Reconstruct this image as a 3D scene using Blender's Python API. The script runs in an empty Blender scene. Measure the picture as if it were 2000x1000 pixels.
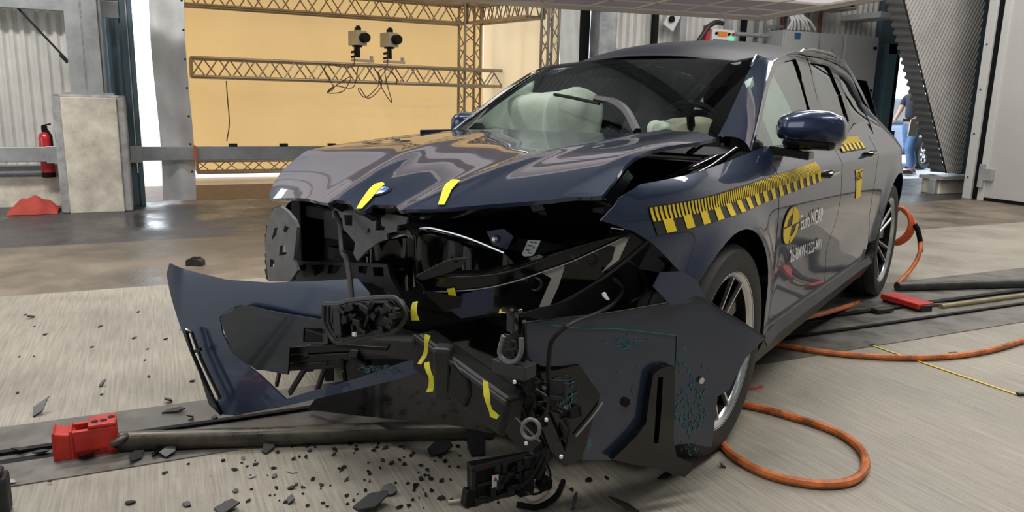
import bpy, bmesh, math, random
from mathutils import Vector, Matrix
from mathutils.geometry import delaunay_2d_cdt, tessellate_polygon
random.seed(7)
sc = bpy.context.scene
COL = sc.collection

# ------------------------------------------------------------------ camera
FOC, PITCH, ROLL, CH = 1472., .2006, .02349, 1.175
CYAW = math.radians(-25.4)
def _rz(v, a):
    c, s = math.cos(a), math.sin(a)
    return Vector((c*v[0]-s*v[1], s*v[0]+c*v[1], v[2]))
_fw = Vector((0, math.cos(PITCH), -math.sin(PITCH))); _up = Vector((0, math.sin(PITCH), math.cos(PITCH))); _rt = Vector((1, 0, 0))
RT = _rz(_rt*math.cos(ROLL)+_up*math.sin(ROLL), CYAW)
UP = _rz(-_rt*math.sin(ROLL)+_up*math.cos(ROLL), CYAW)
FW = _rz(_fw, CYAW)
CAMP = Vector((0, 0, CH))
cam_data = bpy.data.cameras.new('camera'); cam = bpy.data.objects.new('camera', cam_data); COL.objects.link(cam)
cam_data.sensor_width = 36; cam_data.lens = FOC/2000*36; cam_data.clip_start = .05; cam_data.clip_end = 200
cam.matrix_world = Matrix(((RT.x, UP.x, -FW.x, 0), (RT.y, UP.y, -FW.y, 0), (RT.z, UP.z, -FW.z, CH), (0, 0, 0, 1)))
sc.camera = cam

# ------------------------------------------------------------------ world, light, exposure
sc.view_settings.view_transform = 'Standard'; sc.view_settings.look = 'None'
sc.view_settings.gamma = 1; sc.view_settings.use_curve_mapping = False
sc.view_settings.exposure = 0.0
w = bpy.data.worlds.new('world'); sc.world = w; w.use_nodes = True
bg = w.node_tree.nodes['Background']; bg.inputs[0].default_value = (.86, .93, 1, 1); bg.inputs[1].default_value = 3.4
def area(name, loc, size, energy, color=(1, 1, 1), rot=(0, 0, 0)):
    l = bpy.data.lights.new(name, 'AREA'); l.shape = 'RECTANGLE'; l.size, l.size_y = size; l.energy = energy; l.color = color
    o = bpy.data.objects.new(name, l); COL.objects.link(o); o.location = loc; o.rotation_euler = rot
    return o
area('hall_lamp', (1.5, 0.6, 4.6), (5.0, .5), 150, (1, .97, .93))
area('hall_lamp', (1.5, 3.6, 4.6), (5.0, .5), 110, (1, .97, .93))
area('hall_lamp', (7.0, 2.0, 4.6), (4.0, .5), 120, (1, .97, .93))
area('hall_lamp', (7.5, 5.4, 4.6), (6.0, 2.0), 200, (1, .97, .93))  # added fill, brightens the right part of the corrugated back wall
area('hall_lamp', (-1.8, 6.0, 4.6), (3.0, .5), 210, (1, .97, .93))  # added fill, brightens the left wall and the plinth front

# ------------------------------------------------------------------ unprojection helpers (planning frame 2000 x 1000)
def ray(px, py): return FW + RT*((px-1000)/FOC) + UP*((500-py)/FOC)
def hit(px, py, n, d):
    r = ray(px, py); n = Vector(n); t = (d-CAMP.dot(n))/r.dot(n); return CAMP+r*t
def onY(px, py, Y): return hit(px, py, (0, 1, 0), Y)
def onX(px, py, X): return hit(px, py, (1, 0, 0), X)
def onF(px, py, z=0.): return hit(px, py, (0, 0, 1), z)
YAW = -2.1898+CYAW
C0 = _rz(Vector((-.04318, 2.9464, 0)), CYAW)
CF = Vector((math.cos(YAW), math.sin(YAW), 0)); CL = Vector((-math.sin(YAW), math.cos(YAW), 0))
def w2c(P): d = P-C0; return Vector((d.dot(CF), d.dot(CL), d.z))
def c2w(P): return C0+CF*P[0]+CL*P[1]+Vector((0, 0, P[2]))
class Surf:
    """car-frame surface: coordinate ax = f(coordinates pr)"""
    def __init__(s, f, ax): s.f = f; s.ax = ax; s.pr = [(1, 2), (0, 2), (0, 1)][ax]
    def pt(s, u, v, off=0.):
        P = [0, 0, 0]; P[s.pr[0]] = u; P[s.pr[1]] = v; P[s.ax] = s.f(u, v)+off; return Vector(P)
    def nrm(s, u, v):
        e = 1e-3; a = s.pt(u+e, v)-s.pt(u-e, v); b = s.pt(u, v+e)-s.pt(u, v-e); n = a.cross(b).normalized()
        return n if n[s.ax] > 0 else -n
    def trace(s, px, py):
        o = w2c(CAMP); d = w2c(CAMP+ray(px, py))-o; pv = None; best = None
        for i in range(40, 700):
            t = i*.012; P = o+d*t; g = P[s.ax]-s.f(P[s.pr[0]], P[s.pr[1]])
            if pv is not None and pv*g <= 0:
                k = pv/(pv-g) if pv != g else 0; P = o+d*(t-.012+.012*k)
                return (P[s.pr[0]], P[s.pr[1]])
            pv = g
            if best is None or abs(g) < best[0]: best = (abs(g), (P[s.pr[0]], P[s.pr[1]]))
        return best[1]
    def poly(s, pts):   # tuples are picture points, lists are surface parameters
        return [tuple(p) if isinstance(p, list) else s.trace(*p) for p in pts]

# ------------------------------------------------------------------ object helpers
def link(o): COL.objects.link(o); return o
def tag(o, label=None, cat=None, group=None, kind=None):
    for k, v in (('label', label), ('category', cat), ('group', group), ('kind', kind)):
        if v: o[k] = v
    return o
def empty(name, loc, rz=0, label=None, cat=None, group=None):
    o = bpy.data.objects.new(name, None); o.location = loc; o.rotation_euler = (0, 0, rz); o.empty_display_size = .1
    link(o); return tag(o, label, cat, group)
def setsm(me, ang=40):
    for p in me.polygons: p.use_smooth = True
    try: me.set_sharp_from_angle(angle=math.radians(ang))
    except Exception: pass
class MB:
    def __init__(s): s.v = []; s.f = []
    def add(s, v, f):
        n = len(s.v); s.v += [tuple(p) for p in v]; s.f += [tuple(i+n for i in q) for q in f]; return s
    def box(s, c, d, M=None):
        c = Vector(c); h = Vector(d)/2; vs = []
        for x in (-1, 1):
            for y in (-1, 1):
                for z in (-1, 1):
                    p = Vector((x*h.x, y*h.y, z*h.z)); p = (M @ p if M else p)+c; vs.append(p)
        return s.add(vs, [(0, 1, 3, 2), (4, 6, 7, 5), (0, 4, 5, 1), (2, 3, 7, 6), (0, 2, 6, 4), (1, 5, 7, 3)])
    def bb(s, a, b):
        a = Vector(a); b = Vector(b); return s.box((a+b)/2, [abs(q) for q in (b-a)])
    def beam(s, a, b, w, h, up=(0, 0, 1)):
        a = Vector(a); b = Vector(b); x = (b-a); L = x.length; x.normalize(); u = Vector(up)
        y = u.cross(x)
        if y.length < 1e-4: y = Vector((0, 1, 0)).cross(x)
        y.normalize(); z = x.cross(y)
        return s.box((a+b)/2, (L, w, h), Matrix((x, y, z)).transposed())
    def tube(s, pts, r, n=8, cap=True):
        pts = [Vector(p) for p in pts]; rs = r if isinstance(r, (list, tuple)) else [r]*len(pts)
        vs = []; prev = None
        for i, p in enumerate(pts):
            t = (pts[min(i+1, len(pts)-1)]-pts[max(i-1, 0)])
            t = t.normalized() if t.length > 1e-9 else Vector((0, 0, 1))
            if prev is None: a = t.orthogonal().normalized()
            else:
                a = prev-t*prev.dot(t)
                a = a.normalized() if a.length > 1e-6 else t.orthogonal().normalized()
            prev = a; b = t.cross(a)
            for k in range(n):
                an = 2*math.pi*k/n; vs.append(p+(a*math.cos(an)+b*math.sin(an))*rs[i])
        fs = [(i*n+k, i*n+(k+1) % n, (i+1)*n+(k+1) % n, (i+1)*n+k) for i in range(len(pts)-1) for k in range(n)]
        if cap: fs += [tuple(range(n-1, -1, -1)), tuple((len(pts)-1)*n+k for k in range(n))]
        return s.add(vs, fs)
    def lathe(s, prof, n=48, M=None, closed=False):   # prof (r, h) revolved about local y
        vs = []
        for k in range(n):
            a = 2*math.pi*k/n
            for r, h in prof:
                p = Vector((r*math.cos(a), h, r*math.sin(a))); vs.append(M @ p if M else p)
        m = len(prof); q = m if closed else m-1
        return s.add(vs, [(k*m+j, k*m+(j+1) % m, ((k+1) % n)*m+(j+1) % m, ((k+1) % n)*m+j) for k in range(n) for j in range(q)])
    def prism(s, poly, d):     # poly: 3-D outline, d: extrusion vector
        poly = [Vector(p) for p in poly]; d = Vector(d); n = len(poly)
        vs = poly+[p+d for p in poly]
        tri = tessellate_polygon([poly])
        fs = [tuple(t) for t in tri]+[tuple(i+n for i in reversed(t)) for t in tri]
        return s.add(vs, fs+[(i, (i+1) % n, (i+1) % n+n, i+n) for i in range(n)])
    def grid(s, f, nu, nv):
        vs = [f(i/nu, j/nv) for i in range(nu+1) for j in range(nv+1)]
        return s.add(vs, [(i*(nv+1)+j, (i+1)*(nv+1)+j, (i+1)*(nv+1)+j+1, i*(nv+1)+j+1) for i in range(nu) for j in range(nv)])
    def build(s, name, mat, parent=None, smooth=False, bevel=0, thick=0, fixn=True, off=-1, sub=0):
        me = bpy.data.meshes.new(name); me.from_pydata(s.v, [], s.f); me.update()
        if fixn:
            bm = bmesh.new(); bm.from_mesh(me); bmesh.ops.recalc_face_normals(bm, faces=bm.faces[:]); bm.to_mesh(me); bm.free()
        o = link(bpy.data.objects.new(name, me)); me.materials.append(mat)
        if smooth: setsm(me, smooth if smooth is not True else 40)
        if parent: o.parent = parent
        if thick:
            m = o.modifiers.new('t', 'SOLIDIFY'); m.thickness = thick; m.offset = off
            if smooth: m = o.modifiers.new('e', 'EDGE_SPLIT'); m.split_angle = math.radians(50)
        if bevel: m = o.modifiers.new('b', 'BEVEL'); m.width = bevel; m.segments = 2; m.limit_method = 'ANGLE'
        if sub: m = o.modifiers.new('s', 'SUBSURF'); m.levels = m.render_levels = sub
        return o
def spline(pts, n=8):       # Catmull-Rom through points
    P = [Vector(p) for p in pts]; out = []
    for i in range(len(P)-1):
        p0 = P[i-1] if i else P[0]*2-P[1]; p1 = P[i]; p2 = P[i+1]; p3 = P[i+2] if i+2 < len(P) else P[i+1]*2-P[i]
        for k in range(n):
            t = k/n; out.append(.5*((2*p1)+(p2-p0)*t+(2*p0-5*p1+4*p2-p3)*t*t+(3*p1-p0-3*p2+p3)*t**3))
    return out+[P[-1]]
def lerp(a, b, t): return a+(b-a)*t
def interp(xs, ys, x):
    if x <= xs[0]: return ys[0]
    for i in range(1, len(xs)):
        if x <= xs[i]:
            t = (x-xs[i-1])/(xs[i]-xs[i-1]); 
            m0 = (ys[i]-ys[max(i-2, 0)])/(xs[i]-xs[max(i-2, 0)]); m1 = (ys[min(i+1, len(xs)-1)]-ys[i-1])/(xs[min(i+1, len(xs)-1)]-xs[i-1]); h = xs[i]-xs[i-1]
            return (2*t**3-3*t*t+1)*ys[i-1]+(t**3-2*t*t+t)*h*m0+(-2*t**3+3*t*t)*ys[i]+(t**3-t*t)*h*m1
    return ys[-1]
def pip(p, poly):
    x, y = p; c = False; n = len(poly)
    for i in range(n):
        x1, y1 = poly[i]; x2, y2 = poly[i-1]
        if (y1 > y) != (y2 > y) and x < (x2-x1)*(y-y1)/(y2-y1)+x1: c = not c
    return c
def dseg(p, poly):
    best = 9; px_, py_ = p
    for i in range(len(poly)):
        x1, y1 = poly[i]; x2, y2 = poly[i-1]; dx = x2-x1; dy = y2-y1; L = dx*dx+dy*dy
        t = 0 if L == 0 else max(0, min(1, ((px_-x1)*dx+(py_-y1)*dy)/L)); d = math.hypot(px_-x1-t*dx, py_-y1-t*dy)
        if d < best: best = d
    return best
def sheet(name, poly, S, mat, parent=None, holes=(), step=.03, thick=.004, off=0., smooth=50, label=None, sgn=-1):
    rings = [S.poly(poly)]+[S.poly(h) for h in holes]
    V = []; E = []
    R2 = []
    for r in rings:
        out = []
        for i in range(len(r)):
            a, b = r[i-1], r[i]; L = math.hypot(b[0]-a[0], b[1]-a[1]); k = max(1, int(L/step+.5))
            for j in range(k): out.append((a[0]+(b[0]-a[0])*j/k, a[1]+(b[1]-a[1])*j/k))
        R2.append(out); n = len(V); V += out; E += [(n+i, n+(i+1) % len(out)) for i in range(len(out))]
    u0 = min(p[0] for p in R2[0]); u1 = max(p[0] for p in R2[0]); v0 = min(p[1] for p in R2[0]); v1 = max(p[1] for p in R2[0])
    a = u0+step*.5
    while a < u1:
        b = v0+step*.5
        while b < v1:
            if pip((a, b), R2[0]) and not any(pip((a, b), h) for h in R2[1:]) and min(dseg((a, b), q) for q in R2) > .45*step: V.append((a, b))
            b += step
        a += step
    vs, es, fs, *_ = delaunay_2d_cdt([Vector(p) for p in V], E, [], 0, 1e-6)
    fs2 = []
    for f in fs:
        c = (sum(vs[i][0] for i in f)/len(f), sum(vs[i][1] for i in f)/len(f))
        if pip(c, R2[0]) and not any(pip(c, h) for h in R2[1:]): fs2.append(tuple(f))
    P = [S.pt(p[0], p[1]) for p in vs]
    if off: P = [p+S.nrm(q[0], q[1])*off for p, q in zip(P, vs)]
    me = bpy.data.meshes.new(name); me.from_pydata([tuple(p) for p in P], [], fs2); me.update()
    if me.polygons:
        sg = sum(p.normal[S.ax]*p.area for p in me.polygons)
        if sg < 0: me.flip_normals()
    me.materials.append(mat); o = link(bpy.data.objects.new(name, me)); setsm(me, smooth)
    if parent: o.parent = parent
    if thick: m = o.modifiers.new('t', 'SOLIDIFY'); m.thickness = thick; m.offset = sgn; m = o.modifiers.new('e', 'EDGE_SPLIT'); m.split_angle = math.radians(50)
    if label: o['label'] = label
    return o

# ------------------------------------------------------------------ materials
def mat(name, col, rough=.5, metal=0., coat=0., noise=0, nscale=8, nmix=.25, bump=0, bscale=60, emit=0, trans=0, alpha=1, ior=1.5, col2=None, spec=.5, stretch=None, bstretch=None, crough=.03, rnoise=0):
    m = bpy.data.materials.new(name); m.use_nodes = True; nt = m.node_tree; b = nt.nodes['Principled BSDF']
    b.inputs['Base Color'].default_value = (*col, 1); b.inputs['Roughness'].default_value = rough; b.inputs['Metallic'].default_value = metal
    b.inputs['Coat Weight'].default_value = coat; b.inputs['Coat Roughness'].default_value = crough; b.inputs['Transmission Weight'].default_value = trans
    b.inputs['IOR'].default_value = ior; b.inputs['Alpha'].default_value = alpha; b.inputs['Specular IOR Level'].default_value = spec
    if emit: b.inputs['Emission Color'].default_value = (*col, 1); b.inputs['Emission Strength'].default_value = emit
    L = nt.links.new
    tc = nt.nodes.new('ShaderNodeTexCoord')
    def vec(st):
        if not st: return tc.outputs['Object']
        mp = nt.nodes.new('ShaderNodeMapping'); L(tc.outputs['Object'], mp.inputs[0]); mp.inputs['Scale'].default_value = st
        if len(st) > 3: mp.inputs['Rotation'].default_value = (0, 0, st[3])
        return mp.outputs[0]
    if noise or col2:
        nz = nt.nodes.new('ShaderNodeTexNoise'); nz.inputs['Scale'].default_value = nscale; nz.inputs['Detail'].default_value = 6; nz.inputs['Roughness'].default_value = .65
        L(vec(stretch), nz.inputs[0]); r = nt.nodes.new('ShaderNodeValToRGB'); L(nz.outputs[0], r.inputs[0])
        c2 = col2 or tuple(c*(1-nmix) for c in col); c1 = col if col2 else tuple(min(1, c*(1+nmix*.6)) for c in col)
        r.color_ramp.elements[0].position = .35; r.color_ramp.elements[0].color = (*c2, 1); r.color_ramp.elements[1].position = .65; r.color_ramp.elements[1].color = (*c1, 1)
        L(r.outputs[0], b.inputs['Base Color'])
        if rnoise:
            mr = nt.nodes.new('ShaderNodeMapRange'); L(nz.outputs[0], mr.inputs[0]); mr.inputs[1].default_value = .35; mr.inputs[2].default_value = .65
            mr.inputs[3].default_value = max(.02, rough-rnoise); mr.inputs[4].default_value = min(1, rough+rnoise); L(mr.outputs[0], b.inputs['Roughness'])
    if bump:
        n2 = nt.nodes.new('ShaderNodeTexNoise'); n2.inputs['Scale'].default_value = bscale; n2.inputs['Detail'].default_value = 4; L(vec(bstretch), n2.inputs[0])
        bu = nt.nodes.new('ShaderNodeBump'); bu.inputs['Strength'].default_value = bump; bu.inputs['Distance'].default_value = .01; L(n2.outputs[0], bu.inputs['Height']); L(bu.outputs[0], b.inputs['Normal'])
    return m
M = {}
M['paint'] = mat('navy_car_paint', (.016, .030, .072), .32, .5, 1.0, crough=.02)
M['paint2'] = mat('navy_bumper_paint', (.006, .020, .060), .36, .1, .65, crough=.05, spec=.4)
M['roofglass'] = mat('panoramic_roof_glass', (.012, .014, .022), .38, 0, 0, spec=.15)
M['gloss'] = mat('gloss_black_plastic', (.004, .004, .004), .12, 0, .3, spec=.4)
M['black'] = mat('black_plastic', (.007, .007, .007), .4, noise=1, nscale=20, nmix=.3, spec=.3)
M['matt'] = mat('matt_black', (.004, .004, .005), .6, spec=.2)
M['rubber'] = mat('tyre_rubber', (.016, .016, .016), .62, noise=1, nscale=30, nmix=.3)
M['grey'] = mat('grey_moulded_plastic', (.17, .17, .175), .5, noise=1, nscale=15)
M['dgrey'] = mat('dark_grey_plastic', (.024, .025, .027), .42, noise=1, nscale=15, spec=.4)
M['silver'] = mat('machined_aluminium', (.62, .63, .65), .25, .9)
M['chrome'] = mat('bright_trim', (.75, .76, .78), .12, 1)
M['steel'] = mat('galvanised_steel', (.46, .48, .49), .42, .3, noise=1, nscale=3, nmix=.25)
M['white'] = mat('white_plastic', (.75, .76, .76), .4)
M['yellow'] = mat('yellow_marking', (.83, .6, .02), .45)
M['tapey'] = mat('yellow_tape', (.80, .72, .03), .5, noise=1, nscale=25, nmix=.12)
M['orange'] = mat('orange_hose_rubber', (.55, .15, .035), .5, noise=1, nscale=14, nmix=.55, bump=.3, bscale=40)
M['text'] = mat('white_lettering', (.85, .85, .84), .5)
def glass(name, tint, mixf, rough=.0):
    m = bpy.data.materials.new(name); m.use_nodes = True; nt = m.node_tree; nt.nodes.clear(); L = nt.links.new
    o = nt.nodes.new('ShaderNodeOutputMaterial'); t = nt.nodes.new('ShaderNodeBsdfTransparent'); t.inputs[0].default_value = (*tint, 1)
    g = nt.nodes.new('ShaderNodeBsdfGlossy'); g.inputs['Roughness'].default_value = rough; g.inputs[0].default_value = (.95, 1, 1, 1)
    fr = nt.nodes.new('ShaderNodeFresnel'); fr.inputs[0].default_value = 1.52
    ad = nt.nodes.new('ShaderNodeMath'); ad.operation = 'MULTIPLY_ADD'; ad.inputs[1].default_value = 1.15; ad.inputs[2].default_value = mixf; ad.use_clamp = True
    mx = nt.nodes.new('ShaderNodeMixShader'); L(fr.outputs[0], ad.inputs[0]); L(ad.outputs[0], mx.inputs[0]); L(t.outputs[0], mx.inputs[1]); L(g.outputs[0], mx.inputs[2]); L(mx.outputs[0], o.inputs[0])
    return m
M['wglass'] = glass('windscreen_glass', (.84, .90, .87), .02)
M['sglass'] = glass('side_window_glass', (.75, .84, .80), .04)
M['pglass'] = glass('privacy_glass', (.08, .09, .09), .05)
# ================================================================== SETTING
def fabric(name, col, tr=.5, wr=.0):
    m = bpy.data.materials.new(name); m.use_nodes = True; nt = m.node_tree; nt.nodes.clear(); L = nt.links.new
    o = nt.nodes.new('ShaderNodeOutputMaterial'); d = nt.nodes.new('ShaderNodeBsdfDiffuse'); t = nt.nodes.new('ShaderNodeBsdfTranslucent')
    tc = nt.nodes.new('ShaderNodeTexCoord'); nz = nt.nodes.new('ShaderNodeTexNoise'); nz.inputs['Scale'].default_value = 1.1; nz.inputs['Detail'].default_value = 5
    mp = nt.nodes.new('ShaderNodeMapping'); mp.inputs['Scale'].default_value = (1, 1, .5); L(tc.outputs['Object'], mp.inputs[0]); L(mp.outputs[0], nz.inputs[0])
    r = nt.nodes.new('ShaderNodeValToRGB'); L(nz.outputs[0], r.inputs[0]); r.color_ramp.elements[0].position = .3; r.color_ramp.elements[1].position = .7
    r.color_ramp.elements[0].color = (*[c*.9 for c in col], 1); r.color_ramp.elements[1].color = (*col, 1)
    n2 = nt.nodes.new('ShaderNodeTexNoise'); n2.inputs['Scale'].default_value = 2.2; n2.inputs['Detail'].default_value = 3; L(mp.outputs[0], n2.inputs[0])
    bu = nt.nodes.new('ShaderNodeBump'); bu.inputs['Strength'].default_value = .5; bu.inputs['Distance'].default_value = .05; L(n2.outputs[0], bu.inputs['Height'])
    for q in (d, t): L(r.outputs[0], q.inputs[0]); L(bu.outputs[0], q.inputs['Normal'])
    mx = nt.nodes.new('ShaderNodeMixShader'); mx.inputs[0].default_value = tr; L(d.outputs[0], mx.inputs[1]); L(t.outputs[0], mx.inputs[2]); L(mx.outputs[0], o.inputs[0])
    return m
M['tent'] = fabric('beige_tarpaulin', (.66, .445, .20), .33)
M['tent2'] = fabric('pale_beige_tarpaulin', (.83, .66, .43), .4)
M['corr'] = mat('corrugated_cladding', (.78, .77, .73), .38, .1, noise=1, nscale=2, nmix=.12)
M['corrd'] = mat('blue_grey_cladding', (.16, .22, .27), .5, .2)
M['conc'] = mat('cast_concrete', (.78, .72, .60), .85, noise=1, nscale=4, nmix=.3, bump=.3, bscale=30)
M['concedge'] = mat('grey_concrete_edge', (.46, .46, .45), .85, noise=1, nscale=9, nmix=.3, bump=.3, bscale=30)
M['frame'] = mat('blue_grey_steel_frame', (.14, .22, .26), .4, .3)
M['silvertarp'] = mat('silver_tarpaulin', (.84, .85, .86), .4, .05, noise=1, nscale=3, nmix=.1, bump=.35, bscale=4)
M['ceil'] = mat('roof_sheeting', (.46, .50, .55), .6)
M['ceilbeam'] = mat('roof_beam', (.10, .11, .13), .6)
M['hallwall'] = mat('hall_wall_panel', (.62, .61, .58), .6, noise=1, nscale=1, nmix=.15)
M['doorpanel'] = mat('white_door_panel', (.56, .545, .525), .45, noise=1, nscale=.6, nmix=.06)
M['paver'] = mat('brown_pavers', (.17, .12, .10), .6, noise=1, nscale=8)
M['outside'] = mat('sunlit_paving', (.75, .76, .76), .7)
# front concrete: brushed grooves + stains
def concrete_floor():
    m = mat('brushed_concrete_floor', (.35, .32, .265), .5, noise=1, nscale=1.3, nmix=.22, rnoise=.12); nt = m.node_tree; L = nt.links.new; b = nt.nodes['Principled BSDF']
    tc = nt.nodes['Texture Coordinate'] if 'Texture Coordinate' in nt.nodes else nt.nodes.new('ShaderNodeTexCoord')
    mp = nt.nodes.new('ShaderNodeMapping'); mp.inputs['Scale'].default_value = (110, 4, 1); mp.inputs['Rotation'].default_value = (0, 0, .05); L(tc.outputs['Object'], mp.inputs[0])
    nz = nt.nodes.new('ShaderNodeTexNoise'); nz.inputs['Scale'].default_value = 1; nz.inputs['Detail'].default_value = 5; L(mp.outputs[0], nz.inputs[0])
    src = b.inputs['Base Color'].links[0].from_socket
    mr = nt.nodes.new('ShaderNodeMapRange'); L(nz.outputs[0], mr.inputs[0]); mr.inputs[1].default_value = .3; mr.inputs[2].default_value = .7; mr.inputs[3].default_value = .72; mr.inputs[4].default_value = 1.12
    mx = nt.nodes.new('ShaderNodeMix'); mx.data_type = 'RGBA'; mx.blend_type = 'MULTIPLY'; mx.inputs[0].default_value = 1
    L(src, mx.inputs[6]); cb = nt.nodes.new('ShaderNodeCombineColor'); [L(mr.outputs[0], cb.inputs[i]) for i in range(3)]; L(cb.outputs[0], mx.inputs[7]); 
    n3 = nt.nodes.new('ShaderNodeTexNoise'); n3.inputs['Scale'].default_value = 90; L(tc.outputs['Object'], n3.inputs[0])
    m3 = nt.nodes.new('ShaderNodeMapRange'); L(n3.outputs[0], m3.inputs[0]); m3.inputs[1].default_value = .25; m3.inputs[2].default_value = .36; m3.inputs[3].default_value = .6; m3.inputs[4].default_value = 1
    m4 = nt.nodes.new('ShaderNodeMix'); m4.data_type = 'RGBA'; m4.blend_type = 'MULTIPLY'; m4.inputs[0].default_value = 1; L(mx.outputs[2], m4.inputs[6]); L(m3.outputs[0], m4.inputs[7]); L(m4.outputs[2], b.inputs['Base Color'])
    bu = nt.nodes.new('ShaderNodeBump'); bu.inputs['Strength'].default_value = .5; bu.inputs['Distance'].default_value = .004; L(nz.outputs[0], bu.inputs['Height']); L(bu.outputs[0], b.inputs['Normal'])
    return m
M['floor'] = concrete_floor()
M['asphalt'] = mat('damp_dark_floor', (.10, .088, .072), .5, noise=1, nscale=.9, nmix=.5, rnoise=.28, bump=.25, bscale=50)
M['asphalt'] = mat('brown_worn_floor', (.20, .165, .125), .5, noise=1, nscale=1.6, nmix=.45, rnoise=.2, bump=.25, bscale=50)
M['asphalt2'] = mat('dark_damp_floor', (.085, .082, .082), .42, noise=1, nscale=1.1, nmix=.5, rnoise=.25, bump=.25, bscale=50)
M['plate'] = mat('steel_floor_plate', (.17, .16, .145), .45, .35, noise=1, nscale=5, nmix=.3, rnoise=.15)
def struct(o): o['kind'] = 'structure'; return o
def strip(name, x0, x1, y0, y1, z, m, zb=-.05): return struct(MB().bb((x0, y0, zb), (x1, y1, z)).build(name, m))
strip('floor', -9, 10.4, -9, 5.1, 0, M['floor'])
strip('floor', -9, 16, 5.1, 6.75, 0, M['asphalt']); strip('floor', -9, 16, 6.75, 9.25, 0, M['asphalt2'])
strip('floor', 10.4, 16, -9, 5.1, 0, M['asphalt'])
strip('floor', -9, 4.95, 9.25, 10.9, -.004, M['paver'])
strip('floor', -20, 40, 10.9, 60, -.01, M['outside'])
strip('floor', 4.95, 40, 9.25, 10.9, -.008, M['outside'])
# steel rail plates let into the concrete (world x runs along them)
strip('trim_1', -9, 10.3, 2.80, 3.02, .006, M['plate'], 0)
strip('trim_2', -9, 10.3, 2.53, 2.70, .004, M['plate'], 0)
strip('trim_3', -9, 10.3, 2.70, 2.80, .001, M['plate'], 0)
strip('trim_4', -9, 10.3, 2.775, 2.80, .012, M['matt'], 0)
strip('trim_5', -9, -.1, 2.70, 2.74, .003, M['matt'], 0)
strip('trim_6', 2.2, 10.3, 3.02, 3.5, .005, M['plate'], 0)
strip('trim_7', 2.2, 10.3, 2.98, 3.02, .02, M['matt'], 0)
# corrugated walls
def corrugated(name, x0, x1, z0, z1, y, m, pitch=.11, amp=.018):
    n = int((x1-x0)/pitch*8)
    prof = []
    for i in range(n+1):
        x = x0+(x1-x0)*i/n; prof.append((x, y+amp*max(-1, min(1, 1.5*math.sin(2*math.pi*(x-x0)/pitch)))))
    b = MB(); b.add([(x, yy, z) for x, yy in prof for z in (z0, z1)], [(2*i, 2*i+2, 2*i+3, 2*i+1) for i in range(n)])
    return b.build(name, m, smooth=30, thick=.002)
struct(corrugated('wall_left', -7, -.42, .36, 6, 9.3, M['corr'], .095))
struct(corrugated('wall_back', -.44, -.2, 0, 6, 9.36, M['corrd'], .095))
struct(MB().bb((-9, 9.12, 0), (-.42, 9.25, .31)).build('baseboard_left', M['conc'], bevel=.01))
struct(MB().bb((-9, 9.16, .335), (-.42, 9.24, .35)).bb((-9, 9.2, .31), (-.42, 9.22, .43)).bb((-9, 9.16, .42), (-.42, 9.24, .432)).build('trim_8', M['steel']))
struct(corrugated('wall_right', 5.78, 11.3, 0, 6, 9.4, M['corr'], .12, .02))
struct(MB().bb((11.2, 9.3, 2.1), (16, 9.45, 6)).bb((11.2, 9.3, 0), (11.55, 9.45, 2.1)).bb((13.6, 9.3, 0), (16, 9.45, 2.1)).build('wall_right', M['corrd']))
struct(MB().bb((16, -9, 0), (16.1, 9.4, 6)).build('wall_right', M['hallwall']))
struct(MB().bb((-9.1, -9, 0), (-9, 1.5, 6)).bb((-9.1, 5.5, 0), (-9, 9.4, 6)).bb((-9.1, 1.5, 3.4), (-9, 5.5, 6)).build('wall_left', M['hallwall']))
strip('floor', -40, -9, -40, 60, -.01, M['outside'])
struct(MB().bb((-9, -9.1, 0), (16, -9, 6)).build('wall_front', M['hallwall']))
struct(MB().bb((-9, 9.2, 2.9), (-.42, 9.29, 3.1)).build('trim_9', M['steel']))
# ceiling with purlins
cb = MB(); n = 260
cb.add([(x, yy, 5.2+.03*(i % 2)) for i in range(n) for x in (-9.1, 16.1) for yy in [-9.1+i*18.6/(n-1)]], [(2*i, 2*i+2, 2*i+3, 2*i+1) for i in range(n-1)])
struct(cb.build('ceiling', M['ceil'], thick=.02))
pb = MB()
for i in range(13): pb.bb((-9+i*2.0, -9, 5.0), (-8.9+i*2.0, 9.4, 5.18))
for i in range(5): pb.bb((-9, -8+i*4.2, 4.7), (16, -7.85+i*4.2, 5.0))
struct(pb.build('ceiling', M['ceilbeam']))
M['sky'] = mat('skylight_daylight', (.86, .93, 1), .5, emit=2.2)  # unseen glowing ceiling panels, added to raise the ambient light in the hall
for k, (xs_, ys_) in enumerate(((-5.5, -6), (-1.5, -6), (3.5, -6), (8.5, -6))):
    struct(MB().bb((xs_-.6, ys_-1.6, 5.13), (xs_+.6, ys_+1.6, 5.16)).build('window_%d' % (k+1), M['sky']))
# outer header above the openings
struct(MB().bb((-.2, 9.3, 2.95), (5.8, 9.4, 6)).build('wall_back', M['corrd']))

# concrete plinth + steel column
pl = empty('concrete_plinth', (-.55, 8.75, 0), 0, 'tall pale concrete block standing under the steel column at the left', 'concrete block')
MB().bb((-.24, -.22, 0), (.24, .25, 1.13)).build('core', M['conc'], pl, bevel=.008)
MB().bb((-.315, -.2, 0), (-.235, .25, 1.155)).bb((.235, -.2, 0), (.315, .25, 1.155)).bb((-.315, -.2, 1.12), (.315, .25, 1.155)).build('rim', M['concedge'], pl, bevel=.02)
struct(MB().bb((-.70, 8.62, 1.175), (-.42, 8.64, 5)).bb((-.70, 8.88, 1.175), (-.42, 8.9, 5)).bb((-.57, 8.62, 1.175), (-.55, 8.9, 5)).build('trim_10', M['steel']))
MB().bb((-.2, -.17, 1.155), (.22, .2, 1.175)).build('base_plate', M['steel'], pl)
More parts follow.
